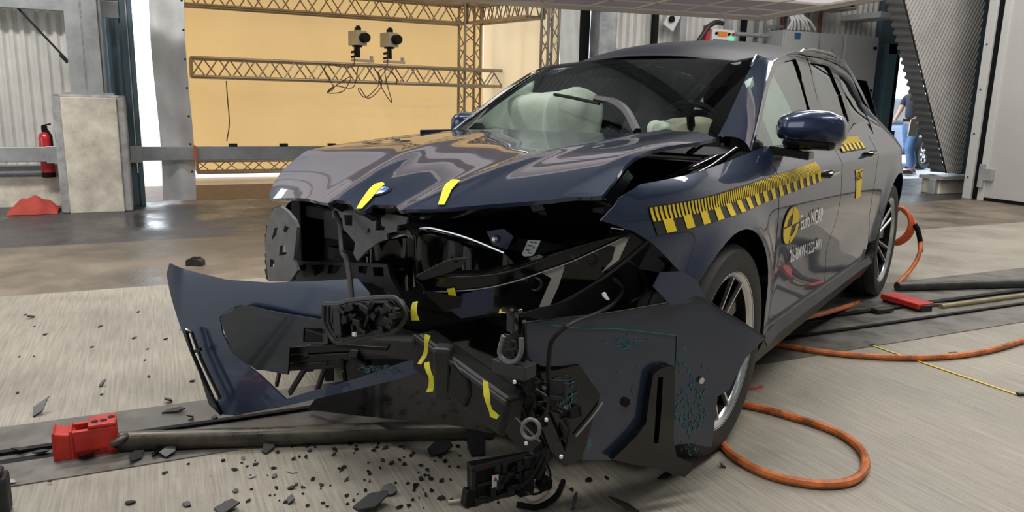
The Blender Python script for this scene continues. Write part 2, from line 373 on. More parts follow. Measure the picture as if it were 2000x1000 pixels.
# door frame
struct(MB().bb((-.235, 9.0, 0), (-.175, 9.12, 5)).bb((-.165, 8.97, 0), (-.12, 9.05, 5)).bb((-.26, 9.1, 0), (-.12, 9.14, 5)).build('trim_11', M['frame'], bevel=.004))
struct(MB().bb((-.178, 8.955, .35), (-.168, 8.975, 5)).build('trim_12', M['chrome']))
# guard rail beam
g = tag(MB().bb((-9, 8.93, .48), (-.87, 8.98, .63)).bb((-.23, 8.93, .48), (4.9, 8.98, .63)).bb((-.99, 8.90, .465), (-.87, 8.93, .64)).build('guard_rail', M['steel'], bevel=.006),
        'long grey steel guard rail running past the concrete block to the tent', 'guard rail')
MB().bb((-.23, 8.9, .465), (-.12, 8.93, .64)).build('joint_plate', M['steel'], g)
br = tag(MB().tube([onY(10, -40, 9.1), onY(20, 0, 9.1), onY(122, 108, 9.1)], .011).tube([onY(118, 106, 9.09), onY(133, 122, 9.09)], .02).build('brace_rod', M['dgrey'], smooth=True),
         'thin diagonal steel brace rod in front of the corrugated wall', 'brace')
tag(MB().bb((-7, 9.05, 1.97), (-.72, 9.15, 2.12)).bb((-.4, 9.05, 1.93), (-.24, 9.1, 2.1)).build('wall_girt', M['steel'], bevel=.006), 'horizontal galvanised steel girt across the corrugated wall, upper left', 'steel beam')
# silver tarp curtain
def curt(u, v):
    x = lerp(.05, .385, u)+.012*math.sin(v*9); z = lerp(.035, 3.2, v)
    return (x, 9.05+.03*math.sin(u*7+v*5)+.015*math.sin(v*31+u*3), z)
ct = tag(MB().grid(curt, 24, 90).build('silver_curtain', M['silvertarp'], smooth=True, thick=.004), 'crinkled silver tarpaulin curtain at the left edge of the tent', 'curtain')
eb = MB()
for k in range(9): eb.lathe([(0, 0), (.012, 0), (.012, .006), (0, .006)], 10, Matrix.Translation((.36, 9.01, .35+.3*k)))
eb.build('eyelet', M['dgrey'], ct)
MB().bb((.385, 8.90, .47), (.41, 8.99, .64)).build('strap', mat('orange_strap', (.75, .19, .08), .6), g)

# ------------------------------------------------------------------ tent with aluminium trusses
M['alu'] = mat('truss_aluminium', (.30, .27, .235), .35, .6)
def truss(name, a, b, w, h, label, pitch=.32, r=.024, up=(0, 0, 1), cross=True):
    a = Vector(a); b = Vector(b); x = (b-a); L = x.length; x.normalize(); u = Vector(up).normalized(); s = u.cross(x).normalized(); u = x.cross(s)
    ch = MB(); la = MB(); o0 = []
    for i, (p, q) in enumerate(((-1, -1), (1, -1), (1, 1), (-1, 1))):
        o = s*(p*w/2)+u*(q*h/2); ch.tube([a+o, b+o], r, 8)
        o0.append(o)
    n = max(2, int(L/pitch))
    for k in range(n):
        p = a+x*(L*k/n); q = a+x*(L*(k+1)/n); m_ = (p+q)/2
        for i in range(4):
            o, o2 = o0[i], o0[(i+1) % 4]
            la.tube([p+o, m_+o2], r*.42, 6); la.tube([m_+o2, q+o], r*.42, 6)
    for p in (a, b):
        for i in range(4): la.tube([p+o0[i], p+o0[(i+1) % 4]], r*.8, 6)
    t = ch.build(name, M['alu'], None, smooth=True); la.build('lattice', M['alu'], t, smooth=True)
    return tag(t, label, 'truss')
truss('truss_beam', (.52, 11.35, 1.545), (5.25, 11.35, 1.545), .26, .245, 'horizontal aluminium truss carrying the two cameras across the tent')
truss('truss_beam', (.45, 11.75, 2.53), (4.6, 11.75, 2.53), .26, .28, 'upper rear aluminium truss under the tent roof', .36)
truss('truss_beam', (.52, 11.35, .21), (4.6, 11.35, .21), .26, .16, 'lowest aluminium truss near the ground behind the guard rail', .34, .02)
truss('truss_beam', (4.76, 9.45, 2.44), (4.76, 11.6, 2.53), .26, .26, 'side aluminium truss running forward under the tent roof', .3)
truss('truss_tower', (4.72, 11.72, 0), (4.72, 11.72, 2.7), .27, .27, 'upright aluminium truss tower at the rear corner of the tent', .42, .024, (0, 1, 0))
truss('truss_tower', (4.93, 9.35, 0), (4.93, 9.35, 2.7), .16, .2, 'upright aluminium truss post at the front right of the tent', .4, .02, (0, 1, 0))
def backtarp(u, v):
    x = lerp(.2, 5.1, u); z = lerp(.09, 3.0, v)
    return (x, 12.05+.02*math.sin(x*3+z*2)+.02*math.sin(x*1.7-z*4)*(1-v), z)
tent = empty('equipment_tent', (2.6, 11, 0), 0, 'beige fabric tent around the camera trusses', 'tent')
def ch(o): o.matrix_parent_inverse = Matrix.Translation((-2.6, -11, 0)); return o
ch(MB().grid(backtarp, 60, 30).build('back_wall', M['tent'], tent, smooth=True))
ch(MB().grid(lambda u, v: (5.08+.03*math.sin(u*14+v)+.012*math.sin(u*31), lerp(9.42, 12.05, u), lerp(.05, 3.0, v)), 70, 12).build('side_wall', M['tent2'], tent, smooth=True))
ch(MB().grid(lambda u, v: (lerp(.2, 5.1, u), lerp(9.42, 12.05, v), 2.90), 10, 10).build('roof', M['tent'], tent, smooth=True))
ch(MB().grid(lambda u, v: (.22+.01*math.sin(u*9), lerp(9.3, 12.05, u), lerp(.05, 3.0, v)), 20, 8).build('left_wall', M['tent'], tent, smooth=True))
M['greybox'] = mat('camera_housing_grey', (.38, .37, .34), .45)
area('tent_lamp', (2.6, 10.2, 2.9), (3.6, 1.2), 20, (1, .80, .52), (math.radians(18), 0, 0))  # added warm fill that lights the tent fabric from inside
def tcam(px, label):
    p = onY(px, 122, 11.2); c = empty('survey_camera', (p.x, 11.25, 1.70), math.radians(14), label, 'camera', 'the two box cameras on the truss')
    c.scale = (1.2, 1.2, 1.2)
    b = MB().bb((-.06, -.10, .20), (.08, .12, .37)).build('housing', M['greybox'], c, bevel=.006)
    MB().lathe([(0, -.19), (.05, -.19), (.058, -.17), (.058, -.1), (0, -.1)], 20, Matrix.Translation((.03, 0, .285))).build('lens', M['matt'], c, smooth=True)
    MB().bb((-.02, -.05, .37), (.03, .03, .41)).bb((-.015, -.04, .4), (.02, .0, .43)).build('top_mount', M['matt'], c, bevel=.004)
    MB().tube([(0, 0, .2), (0, 0, .06)], [.03, .035], 10).box((0, 0, .19), (.1, .07, .02)).build('tripod_head', M['matt'], c, smooth=True)
    for z0, z1 in ((.15, .12), (.07, .065)): MB().tube([(0, 0, z0), (-.07, -.06, z1)], .006).tube([(-.07, -.06, z1), (-.13, -.1, z1-.01)], .014).build('handle', M['matt'], c, smooth=True)
    MB().box((.07, 0, .025), (.28, .07, .03)).box((.19, 0, .06), (.025, .05, .05)).build('clamp_plate', M['greybox'], c, bevel=.003)
tcam(700, 'left of the two grey box cameras mounted on the tent truss'); tcam(762, 'right of the two grey box cameras mounted on the tent truss')
def cable(name, pts, r, m, label, cat='cable', px=None, n=8, parent=None, group=None):
    q = spline(pts, n); o = MB().tube(q, r, 8).build(name, m, parent, smooth=True)
    if not parent: tag(o, label, cat, group)
    return o
M['cable'] = mat('thin_dark_cable', (.05, .045, .035), .5)
Yc = 11.18
cable('hanging_cable', [onY(x, y, Yc) for x, y in ((692, 92), (690, 128), (664, 130), (640, 125), (634, 140), (652, 170), (640, 180), (655, 168), (685, 150), (670, 178), (640, 181), (655, 168), (690, 170), (700, 128))], .007, M['cable'], 'loops of thin dark cable below the left tent camera')
cable('hanging_cable', [onY(x, y, Yc) for x, y in ((757, 96), (756, 128), (740, 140), (740, 165), (715, 190), (701, 178), (703, 172), (720, 192), (745, 168), (738, 140), (745, 170), (765, 200), (757, 168), (752, 134), (772, 150), (775, 165))], .007, M['cable'], 'loops of thin dark cable below the right tent camera')
cable('hanging_cable', [onY(x, y, Yc) for x, y in ((442, 158), (445, 200), (448, 240), (443, 276))], .007, M['cable'], 'single thin cable hanging straight down the beige tent wall')
for i, px in enumerate((455, 554, 648)):
    p = onY(px, 281, 8.95); tag(MB().bb((p.x-.045, 8.93, .625), (p.x+.045, 8.98, .66)).build('rail_clip', M['dgrey']), ['dark clip on the guard rail, nearest the silver curtain', 'dark clip on the guard rail, middle one in front of the tent', 'dark clip on the guard rail, nearest the car bonnet'][i], 'clip')
# fire extinguisher behind the plinth
fx = empty('fire_extinguisher', (-1.0, 9.052, .315), 0, 'red fire extinguisher hanging on the wall beside the concrete block', 'fire extinguisher')
MB().lathe([(0, 0), (.062, 0), (.062, .05)], 20, Matrix.Rotation(math.pi/2, 4, 'X')).build('base_ring', M['matt'], fx, smooth=True)
MB().lathe([(.06, .05), (.063, .06), (.063, .40), (.05, .44), (.02, .46), (0, .46)], 24, Matrix.Rotation(math.pi/2, 4, 'X')).build('cylinder', mat('extinguisher_red', (.55, .02, .03), .3, coat=.5), fx, smooth=True)
MB().box((0, 0, .49), (.05, .04, .06)).beam((-.02, 0, .52), (.06, 0, .54), .03, .015).tube([(.02, -.03, .49), (.06, -.06, .42), (.06, -.06, .3)], .012).build('valve', M['matt'], fx)
# red cloth
rg = MB().grid(lambda u, v: (lerp(-1.32, -.9, u), lerp(8.52, 8.85, v)+.02*math.sin(u*9), max(.004, .155*math.sin(math.pi*min(1, max(0, u*.9+.05)))**.8*abs(math.sin(math.pi*v))**.6*(1+.08*math.sin(u*19+v*7)+.06*math.sin(v*23-u*9)))), 40, 20)
tag(rg.build('red_cloth', mat('red_cloth_fabric', (.50, .07, .05), .8), smooth=True, thick=.003), 'crumpled red cloth lying at the foot of the concrete block', 'cloth')
# ================================================================== CAR (frame: x forward from the front axle, y to the car's left, z up)
car = empty('crashed_suv', C0, YAW, 'crashed dark blue SUV with a torn-off front bumper and yellow checker tape', 'car')
ZS = [.15, .25, .33, .5, .7, .85, .95, 1.03, 1.10, 1.2, 1.3, 1.4, 1.47, 1.54]
YS = [.85, .88, .905, .925, .94, .938, .915, .868, .825, .765, .705, .648, .59, .48]
def Sf(x, z):
    y = interp(ZS, YS, z)
    if x > .15: y -= .40*(x-.15)**2
    if x < -2.9: y -= .22*(-2.9-x)**2
    if x < -1.6 and z > 1.0: y -= .028*(x+1.6)**2*min(1, (z-1.0)/.2)
    # wheel arch flare and door hollow
    for xc in (0, -2.897):
        d = math.hypot(x-xc, z-.37); y += .022*math.exp(-((d-.43)/.06)**2)
    if -2.4 < x < -.45: y -= .022*math.exp(-((z-.52)/.12)**2)*math.sin(math.pi*(x+2.4)/1.95)
    y += .012*math.exp(-((z-.93)/.03)**2)
    return y
S = Surf(Sf, 1)
def Rf(x, y):
    z = interp([-3.7, -3.4, -2.8, -2.3, -2.0, -1.7, -1.45, -1.24], [1.38, 1.44, 1.535, 1.56, 1.555, 1.53, 1.49, 1.425], x)
    return z-.10*(abs(y)/.6)**2.4
R_ = Surf(Rf, 2)
def Wf(x, y): return 1.0+.60*(-.53-x)-.035*(y/.6)**2-.10*max(0, x+.75)**2
W = Surf(Wf, 2)
def Hf(x, y):
    z = 1.005-.085*x-(.20*x*x if x > 0 else .02*x*x)-(2.5*(x-.72)**2 if x > .72 else 0)
    z -= .016*(abs(y)/.75)**3*(1 if y < 0 else .7)
    if y > 0: z += .075*min(1, y/.7)**1.6*(1-.0*x)
    if y < 0: z -= .62*max(0, x-.22)**1.15*y*y
    # power-dome creases
    yc = .16+.30*max(0, .8-x)/1.3
    for s in (-1, 1): z += .008*math.exp(-((y-s*yc)/.05)**2)*(1 if x < .7 else max(0, 1-(x-.7)/.1))
    return z
Hd = Surf(Hf, 2)
def strip_loft(name, c1, c2, m, parent, bulge=(0, 0, 0), n=10, thick=.004):
    c1 = [Vector(p) for p in c1]; c2 = [Vector(p) for p in c2]; bv = Vector(bulge); k = len(c1)-1
    def f(u, v):
        i = min(int(u*k), k-1); t = u*k-i
        return c1[i].lerp(c1[i+1], t).lerp(c2[i].lerp(c2[i+1], t), v)+bv*math.sin(math.pi*v)
    return MB().grid(f, k*2, n).build(name, m, parent, smooth=50, thick=thick)
def resamp(pts, n):
    pts = [Vector(p) for p in pts]; L = [0]
    for a, b in zip(pts, pts[1:]): L.append(L[-1]+(b-a).length)
    out = []
    for i in range(n):
        d = L[-1]*i/(n-1); j = 0
        while j < len(L)-2 and L[j+1] < d: j += 1
        out.append(pts[j].lerp(pts[j+1], (d-L[j])/max(1e-9, L[j+1]-L[j])))
    return out
def on(Sx, pts, off=0.):
    o = []
    for p in pts:
        q = tuple(p) if isinstance(p, list) else Sx.trace(*p); o.append(Sx.pt(*q)+(Sx.nrm(*q)*off if off else Vector((0, 0, 0))))
    return o
P_ = M['paint']
MIR = []      # parts mirrored to the far side
def mirror(o):
    MIR.append(o); return o
arcR = lambda xc, r, a0, a1, n=14: [[xc+r*math.cos(math.radians(a0+(a1-a0)*i/n)), .37+r*math.sin(math.radians(a0+(a1-a0)*i/n))] for i in range(n+1)]
# --- lower body panels, left side (car parameters [x, z])
fcut = [[-.39, 1.035], [-.42, .98], [-.43, .9], [-.44, .7], [-.45, .5], [-.46, .33]]
bcut = [[-1.43, 1.03], [-1.42, .9], [-1.42, .7], [-1.42, .5], [-1.44, .33]]
rcut = [[-2.34, 1.04], [-2.30, .95], [-2.24, .85], [-2.20, .72], [-2.24, .60], [-2.33, .50], [-2.37, .42]]
fender = sheet('front_fender', [[-.43, 1.03], [-.30, 1.025], [0.05, 1.0], (1250, 360), (1210, 386), (1173, 431), (1235, 450), (1272, 474), (1330, 532)] + arcR(.02, .425, 38, 172, 16) + [[-.44, .30]] + fcut[::-1][:-1], S, P_, car)
fdoor = sheet('front_door', [[x-.008, z] for x, z in fcut] + [[-1.435, .33]] + [[x+.004, z] for x, z in bcut[::-1]], S, P_, car)
rdoor = sheet('rear_door', [[x-.004, z] for x, z in bcut] + [[-2.37, .33]] + [[x+.004, z] for x, z in rcut[::-1]], S, P_, car)
quarter = sheet('quarter_panel', [[x-.006, z] for x, z in rcut] + arcR(-2.897, .425, 5, 180, 18)[::-1][0:0] + [[-2.897+.43*math.cos(math.radians(a)), .37+.43*math.sin(math.radians(a))] for a in range(8, 181, 8)] + [[-3.34, .30], [-3.72, .32], [-3.80, .6], [-3.80, .9], [-3.72, 1.0], [-3.45, 1.06], [-3.2, 1.1], [-2.95, 1.20], [-2.80, 1.23], [-2.62, 1.1], [-2.5, 1.04]], S, P_, car)
for o in (fdoor, rdoor, quarter): mirror(o)
farf = sheet('front_fender', [[-.43, .93], [-.1, .86], [.2, .78], [.36, .74], [.40, .70], [.38, .6]] + arcR(.02, .425, 25, 172, 16) + [[-.44, .30]] + fcut[::-1][:-1], S, P_, car); farf.scale = (1, -.925, 1)
sheet('sill_trim', [[-.43, .335], [-2.42, .335], [-2.47, .36], [-2.50, .30], [-2.44, .20], [-.5, .17], [-.40, .2]], S, M['black'], car, off=.012, thick=.03)
strip_loft('sill_ledge', [Vector((x, Sf(x, .335)+.015, .335)) for x in [-.40-.2*i for i in range(11)]], [Vector((x, Sf(x, .335)+.035, .30)) for x in [-.40-.2*i for i in range(11)]], M['dgrey'], car)
# dark gaps behind panel joints, underbody, inner arches
MB().bb((.35, -.80, .17), (-3.55, .80, .30)).bb((-.48, -.86, .2), (-2.42, .86, .34)).build('underbody', M['matt'], car)
inner = MB()
for k in range(24): pass
def liner(xc, sgn, r=.43, y0=.55, y1=.90, a1=1.08):
    b = MB(); n = 20
    b.add([(xc+r*math.cos(math.pi*(1.08-i/n*(1.15 if a1 > 1 else .82))), sgn*y, .37+r*math.sin(math.pi*(1.08-i/n*(1.15 if a1 > 1 else .82)))) for i in range(n+1) for y in (y0, y1)], [(2*i, 2*i+2, 2*i+3, 2*i+1) for i in range(n)])
    b.prism([(xc+r*math.cos(math.pi*(1.08-i/n*(1.15 if a1 > 1 else .82))), sgn*y0, .37+r*math.sin(math.pi*(1.08-i/n*(1.15 if a1 > 1 else .82)))) for i in range(n+1)], (0, sgn*.01, 0))
    return b.build('wheel_arch_liner', M['matt'], car, fixn=False)
liner(-2.897, 1); liner(-.0, 1, .425, a1=.66); liner(-2.897, -1); liner(-.0, -1, .425, a1=.66)
# gap backing strips
for c in (fcut, bcut, rcut):
    b = strip_loft('door_gap_seal', [S.pt(x+.02, z)-Vector((0, .012, 0)) for x, z in c], [S.pt(x-.02, z)-Vector((0, .012, 0)) for x, z in c], M['matt'], car, n=2, thick=.002)
# --- greenhouse
# window openings traced on the side surface
dlo_top = [(1500, 156), (1515, 122), (1536, 108), (1557, 106), (1574, 109), (1600, 114), (1622, 121), (1640, 124), (1652, 130)]
win_fr = sheet('front_side_window', [(1470, 288), (1484, 235), (1500, 165), (1514, 130), (1536, 114), (1556, 112), (1567, 150), (1588, 222), (1592, 270), (1560, 284)], S, M['sglass'], car, off=-.012, thick=0)
trim = MB()
tr = [(1466, 291), (1480, 235), (1497, 165), (1511, 126), (1534, 109), (1557, 106), (1574, 109), (1600, 114), (1623, 122)]
frame_f = sheet('window_trim', [(1465, 293), (1480, 235), (1496, 162), (1510, 122), (1534, 107), (1558, 105), (1577, 110), (1605, 218), (1608, 285), (1530, 297), (1480, 297)], S, M['gloss'], car,
    holes=[[(1473, 286), (1488, 235), (1503, 167), (1517, 132), (1537, 118), (1555, 115), (1567, 150), (1586, 218), (1590, 276), (1530, 285)]], step=.02, off=-.002)
win_r = sheet('rear_side_window', [(1579, 122), (1620, 128), (1643, 180), (1662, 242), (1650, 256), (1614, 262), (1606, 225)], S, M['pglass'], car, off=-.010, thick=0)
frame_r = sheet('rear_window_trim', [(1575, 111), (1600, 114), (1624, 121), (1648, 175), (1667, 240), (1655, 262), (1606, 275), (1604, 220)], S, M['gloss'], car,
    holes=[[(1582, 122), (1600, 124), (1618, 130), (1642, 182), (1659, 238), (1648, 250), (1616, 258), (1610, 218)]], step=.02, off=0)
def Q(x, z): return [x, z]
a = S.trace(1624, 121); b = S.trace(1667, 240)
qg = sheet('quarter_window', [(1625, 122), [a[0]-.30, a[1]-.01], [a[0]-.50, a[1]-.07], [-2.88, 1.19], [-2.62, 1.10], (1667, 240), (1649, 178)], S, M['pglass'], car, off=-.004, thick=.003)
# dark interior liners behind windows are made with the cabin below
# belt below windows: covers from door tops (z 1.03) to the window line
belt = sheet('belt_trim', [(1465, 296), (1530, 298), (1606, 288), (1655, 262), (1668, 243), (1690, 236), [-2.5, 1.035], [-1.42, 1.028], [-.40, 1.033]], S, P_, car, off=-.001)
# A pillar + cant rail (left)
n = 26
inner_c = resamp(on(W, [(1402, 266), (1412, 250), (1432, 205), (1455, 155), (1470, 122), (1479, 106)]) + [R_.pt(-1.40, .555), R_.pt(-1.6, .57), R_.pt(-2.0, .575), R_.pt(-2.4, .57), R_.pt(-2.8, .555), R_.pt(-3.2, .52), R_.pt(-3.42, .49)], n)
qe = S.trace(1652, 130)
outer_c = resamp(on(S, [(1466, 293), (1480, 235), (1496, 162), (1510, 122), (1534, 107), (1558, 105), (1576, 109), (1600, 113), (1624, 120)]) + [S.pt(a[0]-.30, a[1]-.005), S.pt(a[0]-.5, a[1]-.06), S.pt(-3.2, 1.22), S.pt(-3.4, 1.16)], n)
apil = strip_loft('a_pillar', inner_c, outer_c, P_, car, bulge=(0, .022, .018), n=10)
far_in = resamp(on(W, [(885, 258), (925, 226), (975, 188), (1020, 156), (1062, 133)]) + [R_.pt(-1.40, -.64), R_.pt(-1.7, -.64), R_.pt(-2.2, -.62), R_.pt(-2.8, -.59), R_.pt(-3.42, -.52)], n)
far_out = [Vector((p.x, -p.y, p.z)) for p in outer_c]
far_out = [Vector((q.x, min(q.y, p.y-.012), min(q.z, p.z-.01))) for p, q in zip(far_in, far_out)]
MB().tube([p+Vector((0, -.0, .024 if 0 < i < 11 else .0)) for i, p in enumerate(far_in[12:24])], .012, 8).build('roof_rail', M['gloss'], car, smooth=True)
far_low = resamp([Vector((x, -.805+.03*max(0, -x-2.4), 1.03)) for x in (-.55, -.9, -1.4, -2.0, -2.6, -3.2, -3.5)], n)
strip_loft('a_pillar', far_in, [p+Vector((-.02, -.004, -.03)) for p in far_in], P_, car, n=4)
strip_loft('far_side_window', [p+Vector((-.02, -.004, -.03)) for p in far_in], far_low, M['sglass'], car, n=6, thick=0)
MB().tube([p+Vector((.006, -.004, .006)) for p in far_in[:10]], .006, 6).build('pillar_trim', M['chrome'], car, smooth=True)  # bright tube imitating the white reflection along the far pillar
# black gutter strip beside the roof and the windscreen
gut = MB().tube([p+Vector((0, 0, .004)) for p in inner_c[5:]], .007, 6).build('roof_gutter', M['gloss'], car, smooth=True)
rail = MB().tube([p+Vector((0, .02, .028 if 0 < i < 14 else .0)) for i, p in enumerate(inner_c[10:25])], .012, 8).build('roof_rail', M['gloss'], car, smooth=True)
# roof
def roof_poly():
    L = [[p.x, p.y] for p in inner_c[9:]]
    F = [[-1.215, 0.0], [-1.22, .25], [-1.24, .45]]
    return [[-1.215, 0.0], [-1.22, .25], [-1.235, .45]] + [[max(-9, p[0]), p[1]-.004] for p in L if p[0] < -1.26] + [[-3.52, .3], [-3.56, 0], [-3.52, -.3]] + [[-3.42, -.52], [-2.8, -.59], [-2.2, -.625], [-1.7, -.645], [-1.4, -.645], [-1.25, -.62], [-1.235, -.45], [-1.22, -.25]]
sheet('roof', roof_poly(), R_, M['roofglass'], car, step=.06)
# spoiler + tailgate
MB().grid(lambda u, v: (lerp(-3.40, -3.70, v), lerp(-.56, .56, u), Rf(-3.4, lerp(-.45, .45, u))-.02-.03*v), 16, 4).build('roof_spoiler', M['gloss'], car, smooth=True, thick=.03)
MB().grid(lambda u, v: (lerp(-3.45, -3.80, v), lerp(-.60, .60, u)*(1+.15*v), lerp(1.42, 1.02, v)-.04*abs(2*u-1)**3), 12, 6).build('tailgate_glass', M['pglass'], car, smooth=True, thick=.003)
MB().grid(lambda u, v: (-3.80-.05*math.sin(math.pi*u)*math.sin(v*3), lerp(-.76, .76, u), lerp(1.04, .3, v)), 12, 8).build('tailgate', P_, car, smooth=True, thick=.01)
# windscreen
wp = [(1402, 266), (1412, 250), (1432, 205), (1455, 155), (1470, 122), (1478, 109), (1380, 107), (1270, 112), (1150, 119), (1065, 131)]
wl = [(885, 258), (925, 226), (975, 188), (1020, 156), (1050, 138)]
wpoly = [[-.33, .70]] + [list(W.trace(*p)) for p in wp[1:6]] + [[-1.225, .45], [-1.23, .2], [-1.23, 0], [-1.23, -.2], [-1.225, -.45]] + [[-1.23, -.60]] + [list(W.trace(*p)) for p in ((1060, 135), (1020, 156), (975, 188), (925, 226), (888, 257))] + [[-.40, -.80], [-.40, 0]]
# black frit border then the glass
ins = []
cx0, cy0 = -.80, 0
for u, v in wpoly: ins.append([cx0+(u-cx0)*.90+(-.0), cy0+(v-cy0)*(.90 if v > 0 else .95)])
ws = sheet('windscreen', wpoly, W, M['wglass'], car, step=.05, thick=0)
fr_ = sheet('windscreen_border', wpoly, W, M['gloss'], car, holes=[ins], step=.04, thick=.001, off=-.004)
fr_.parent = ws
# --- hood
hp = [(852, 262), (780, 264), (692, 276), (620, 291), (566, 321), (541, 345), (534, 364), (544, 375), (600, 388), (640, 397), (655, 390), (684, 393), (689, 406), (700, 415), (712, 412), (728, 400), (770, 400), (781, 411), (860, 407), (960, 399), (1076, 390), (1150, 384), (1176, 382)]
hpoly = [list(Hd.trace(*p)) for p in hp]
hleft = [[-.62, -.72], [-.3, -.83], [.0, -.88], [.22, -.90]]
hf = [[.36, -.89], [.44, -.84], [.52, -.76], [.57, -.69]] + hpoly[8:]
hr = [(1180, 378), (1200, 352), (1220, 324), (1240, 307), (1268, 295), (1303, 286), (1362, 278), (1399, 270)]
hood = sheet('bonnet', hleft + hf + [list(Hd.trace(*p)) for p in hr] + [[-.50, .45], [-.60, .2], [-.62, 0], [-.62, -.45]], Hd, P_, car, step=.035, thick=.012)
print('hood', [[round(c, 2) for c in p] for p in hpoly], [[round(c, 2) for c in Hd.trace(*p)] for p in hr])
# cowl
MB().grid(lambda u, v: (lerp(-.36, -.66, v), lerp(-.72, .72, u), 1.0+.02*v), 10, 2).build('windscreen_cowl', M['matt'], car, thick=.01)
# --- wheels
def wheel(x, y, z, steer=0, cam_=0, label=None, sg=1, spin=0):
    Mt = Matrix.Translation((x, y, z)) @ Matrix.Rotation(steer, 4, 'Z') @ Matrix.Rotation(cam_, 4, 'X') @ Matrix.Scale(sg, 4, (0, 1, 0)) @ Matrix.Rotation(spin, 4, 'Y')
    t = MB().lathe([(.262, .095), (.268, .112), (.285, .118), (.32, .122), (.345, .118), (.36, .10), (.366, .08), (.366, .060), (.358, .058), (.358, .052), (.369, .05), (.369, .02), (.360, .018), (.360, .01), (.369, .008), (.369, -.03), (.36, -.032), (.36, -.04), (.368, -.042), (.364, -.09), (.345, -.12), (.30, -.122), (.262, -.11)], 72).build('wheel', M['rubber'], car, smooth=35)
    t.matrix_local = Mt
    r = MB().lathe([(.262, .09), (.272, .106), (.276, .110), (.272, .114), (.262, .108), (.250, .098), (.245, .08), (.245, -.10)], 72, closed=False).build('rim_lip', M['silver'], t, smooth=40)
    d = MB().lathe([(.246, .095), (.240, .06), (.235, -.1), (.03, -.1), (.03, -.08)], 48).build('rim_barrel', M['matt'], t, smooth=40)
    MB().lathe([(.0, -.02), (.17, -.02), (.17, .0), (.0, .0)], 40).build('brake_disc', M['dgrey'], t, smooth=30)
    sp = MB(); si = MB()
    for k in range(5):
        a0 = 2*math.pi*k/5+.3
        for da in (-.16, .16):
            def pt(r_, a_, h): return Vector((r_*math.cos(a_), h, r_*math.sin(a_)))
            A0 = pt(.045, a0+da*1.6, .055); A1 = pt(.252, a0+da*1.25, .100)
            sp.beam(A0-Vector((0, .018, 0)), A1-Vector((0, .018, 0)), .030, .03, (0, 1, 0)); si.beam(A0+Vector((0, .000, 0)), A1, .009, .008, (0, 1, 0))
        sp.beam(pt(.05, a0+.63, .04), pt(.25, a0+.63, .07), .05, .012, (0, 1, 0))
    sp.lathe([(0, .045), (.07, .045), (.07, .06), (.05, .066), (0, .066)], 24)
    s_ = sp.build('spokes', M['gloss'], t, bevel=.003); si.build('spoke_edges', M['silver'], t)
    cp = MB().lathe([(0, .066), (.03, .066), (.03, .07), (0, .072)], 20).build('hub_cap', M['chrome'], t, smooth=True)
    bm = MB()
    for k in range(5):
        a0 = 2*math.pi*k/5; bm.lathe([(0, 0), (.008, 0), (.008, .012), (0, .012)], 6, Matrix.Translation((.054*math.cos(a0), .055, .054*math.sin(a0))))
    return t
wheel(-2.897, .815, .369, 0, 0, spin=.35)
wheel(-.03, .815, .369, 0, .0, spin=.85)
wheel(-2.897, -.815, .369, 0, 0, sg=-1); wheel(.0, -.80, .369, .10, 0, sg=-1)
# --- door mirror (left), body coloured cap over black base
mir = MB(); 
def ell(u, v):
    a = 2*math.pi*u; th = math.pi*v
    c, s_ = math.cos(a), math.sin(a); k = 3.2
    sg = lambda q, e: math.copysign(abs(q)**e, q)
    return (-.575+.075*sg(math.cos(th), .7)-.0*s_, 1.01+.135*sg(math.sin(th), .55)*sg(c, .6)-.01, 1.085+.072*sg(math.sin(th), .6)*sg(s_, .7)*(1 if s_ > 0 else .9))
mcap = None
pm0 = S.trace(1515, 250)
# mirror housing: lofted superellipse sections along the car's y axis
def mirror_body():
    b = MB(); secs = [(.865, .03, .025, -.60, 1.105), (.885, .07, .045, -.60, 1.108), (.93, .085, .058, -.60, 1.112), (1.0, .085, .062, -.595, 1.116), (1.06, .078, .060, -.585, 1.112), (1.10, .06, .048, -.575, 1.105), (1.115, .03, .030, -.57, 1.10)]
    n = 28
    for y, rx, rz, xc, zc in secs:
        for k in range(n):
            a = 2*math.pi*k/n; c, s_ = math.cos(a), math.sin(a)
            b.v.append((xc+rx*math.copysign(abs(c)**.6, c), y, zc+rz*math.copysign(abs(s_)**.6, s_)))
    for i in range(len(secs)-1):
        for k in range(n): b.f.append((i*n+k, i*n+(k+1) % n, (i+1)*n+(k+1) % n, (i+1)*n+k))
    b.f.append(tuple(range(n))); b.f.append(tuple((len(secs)-1)*n+k for k in range(n)))
    return b
mh = mirror_body().build('door_mirror', P_, car, smooth=60)
ml = MB(); ml.bb((-.67, .90, 1.03), (-.53, 1.09, 1.075)); lo = ml.build('mirror_lower_shell', M['gloss'], mh, bevel=.018)
ft = MB().prism([(-.50, .86, 1.04), (-.66, .86, 1.04), (-.63, 1.0, 1.02), (-.55, 1.0, 1.02)], (0, 0, -.03)).build('mirror_foot', M['gloss'], mh, bevel=.006)
# --- door handles
for s_, (px, py) in ((fdoor, (1613, 340)), (rdoor, (1694, 300))):
    u, v = S.trace(px, py); p = S.pt(u, v)
    h = MB().tube([p+Vector((.085, .0, 0)), p+Vector((.06, .028, .0)), p+Vector((-.06, .028, .004)), p+Vector((-.085, 0, .004))], [.010, .013, .013, .010], 8).build('door_handle', M['gloss'], s_, smooth=True)
    MB().beam(p+Vector((.05, .042, .004)), p+Vector((-.06, .042, .006)), .004, .008).build('handle_trim', M['chrome'], s_)
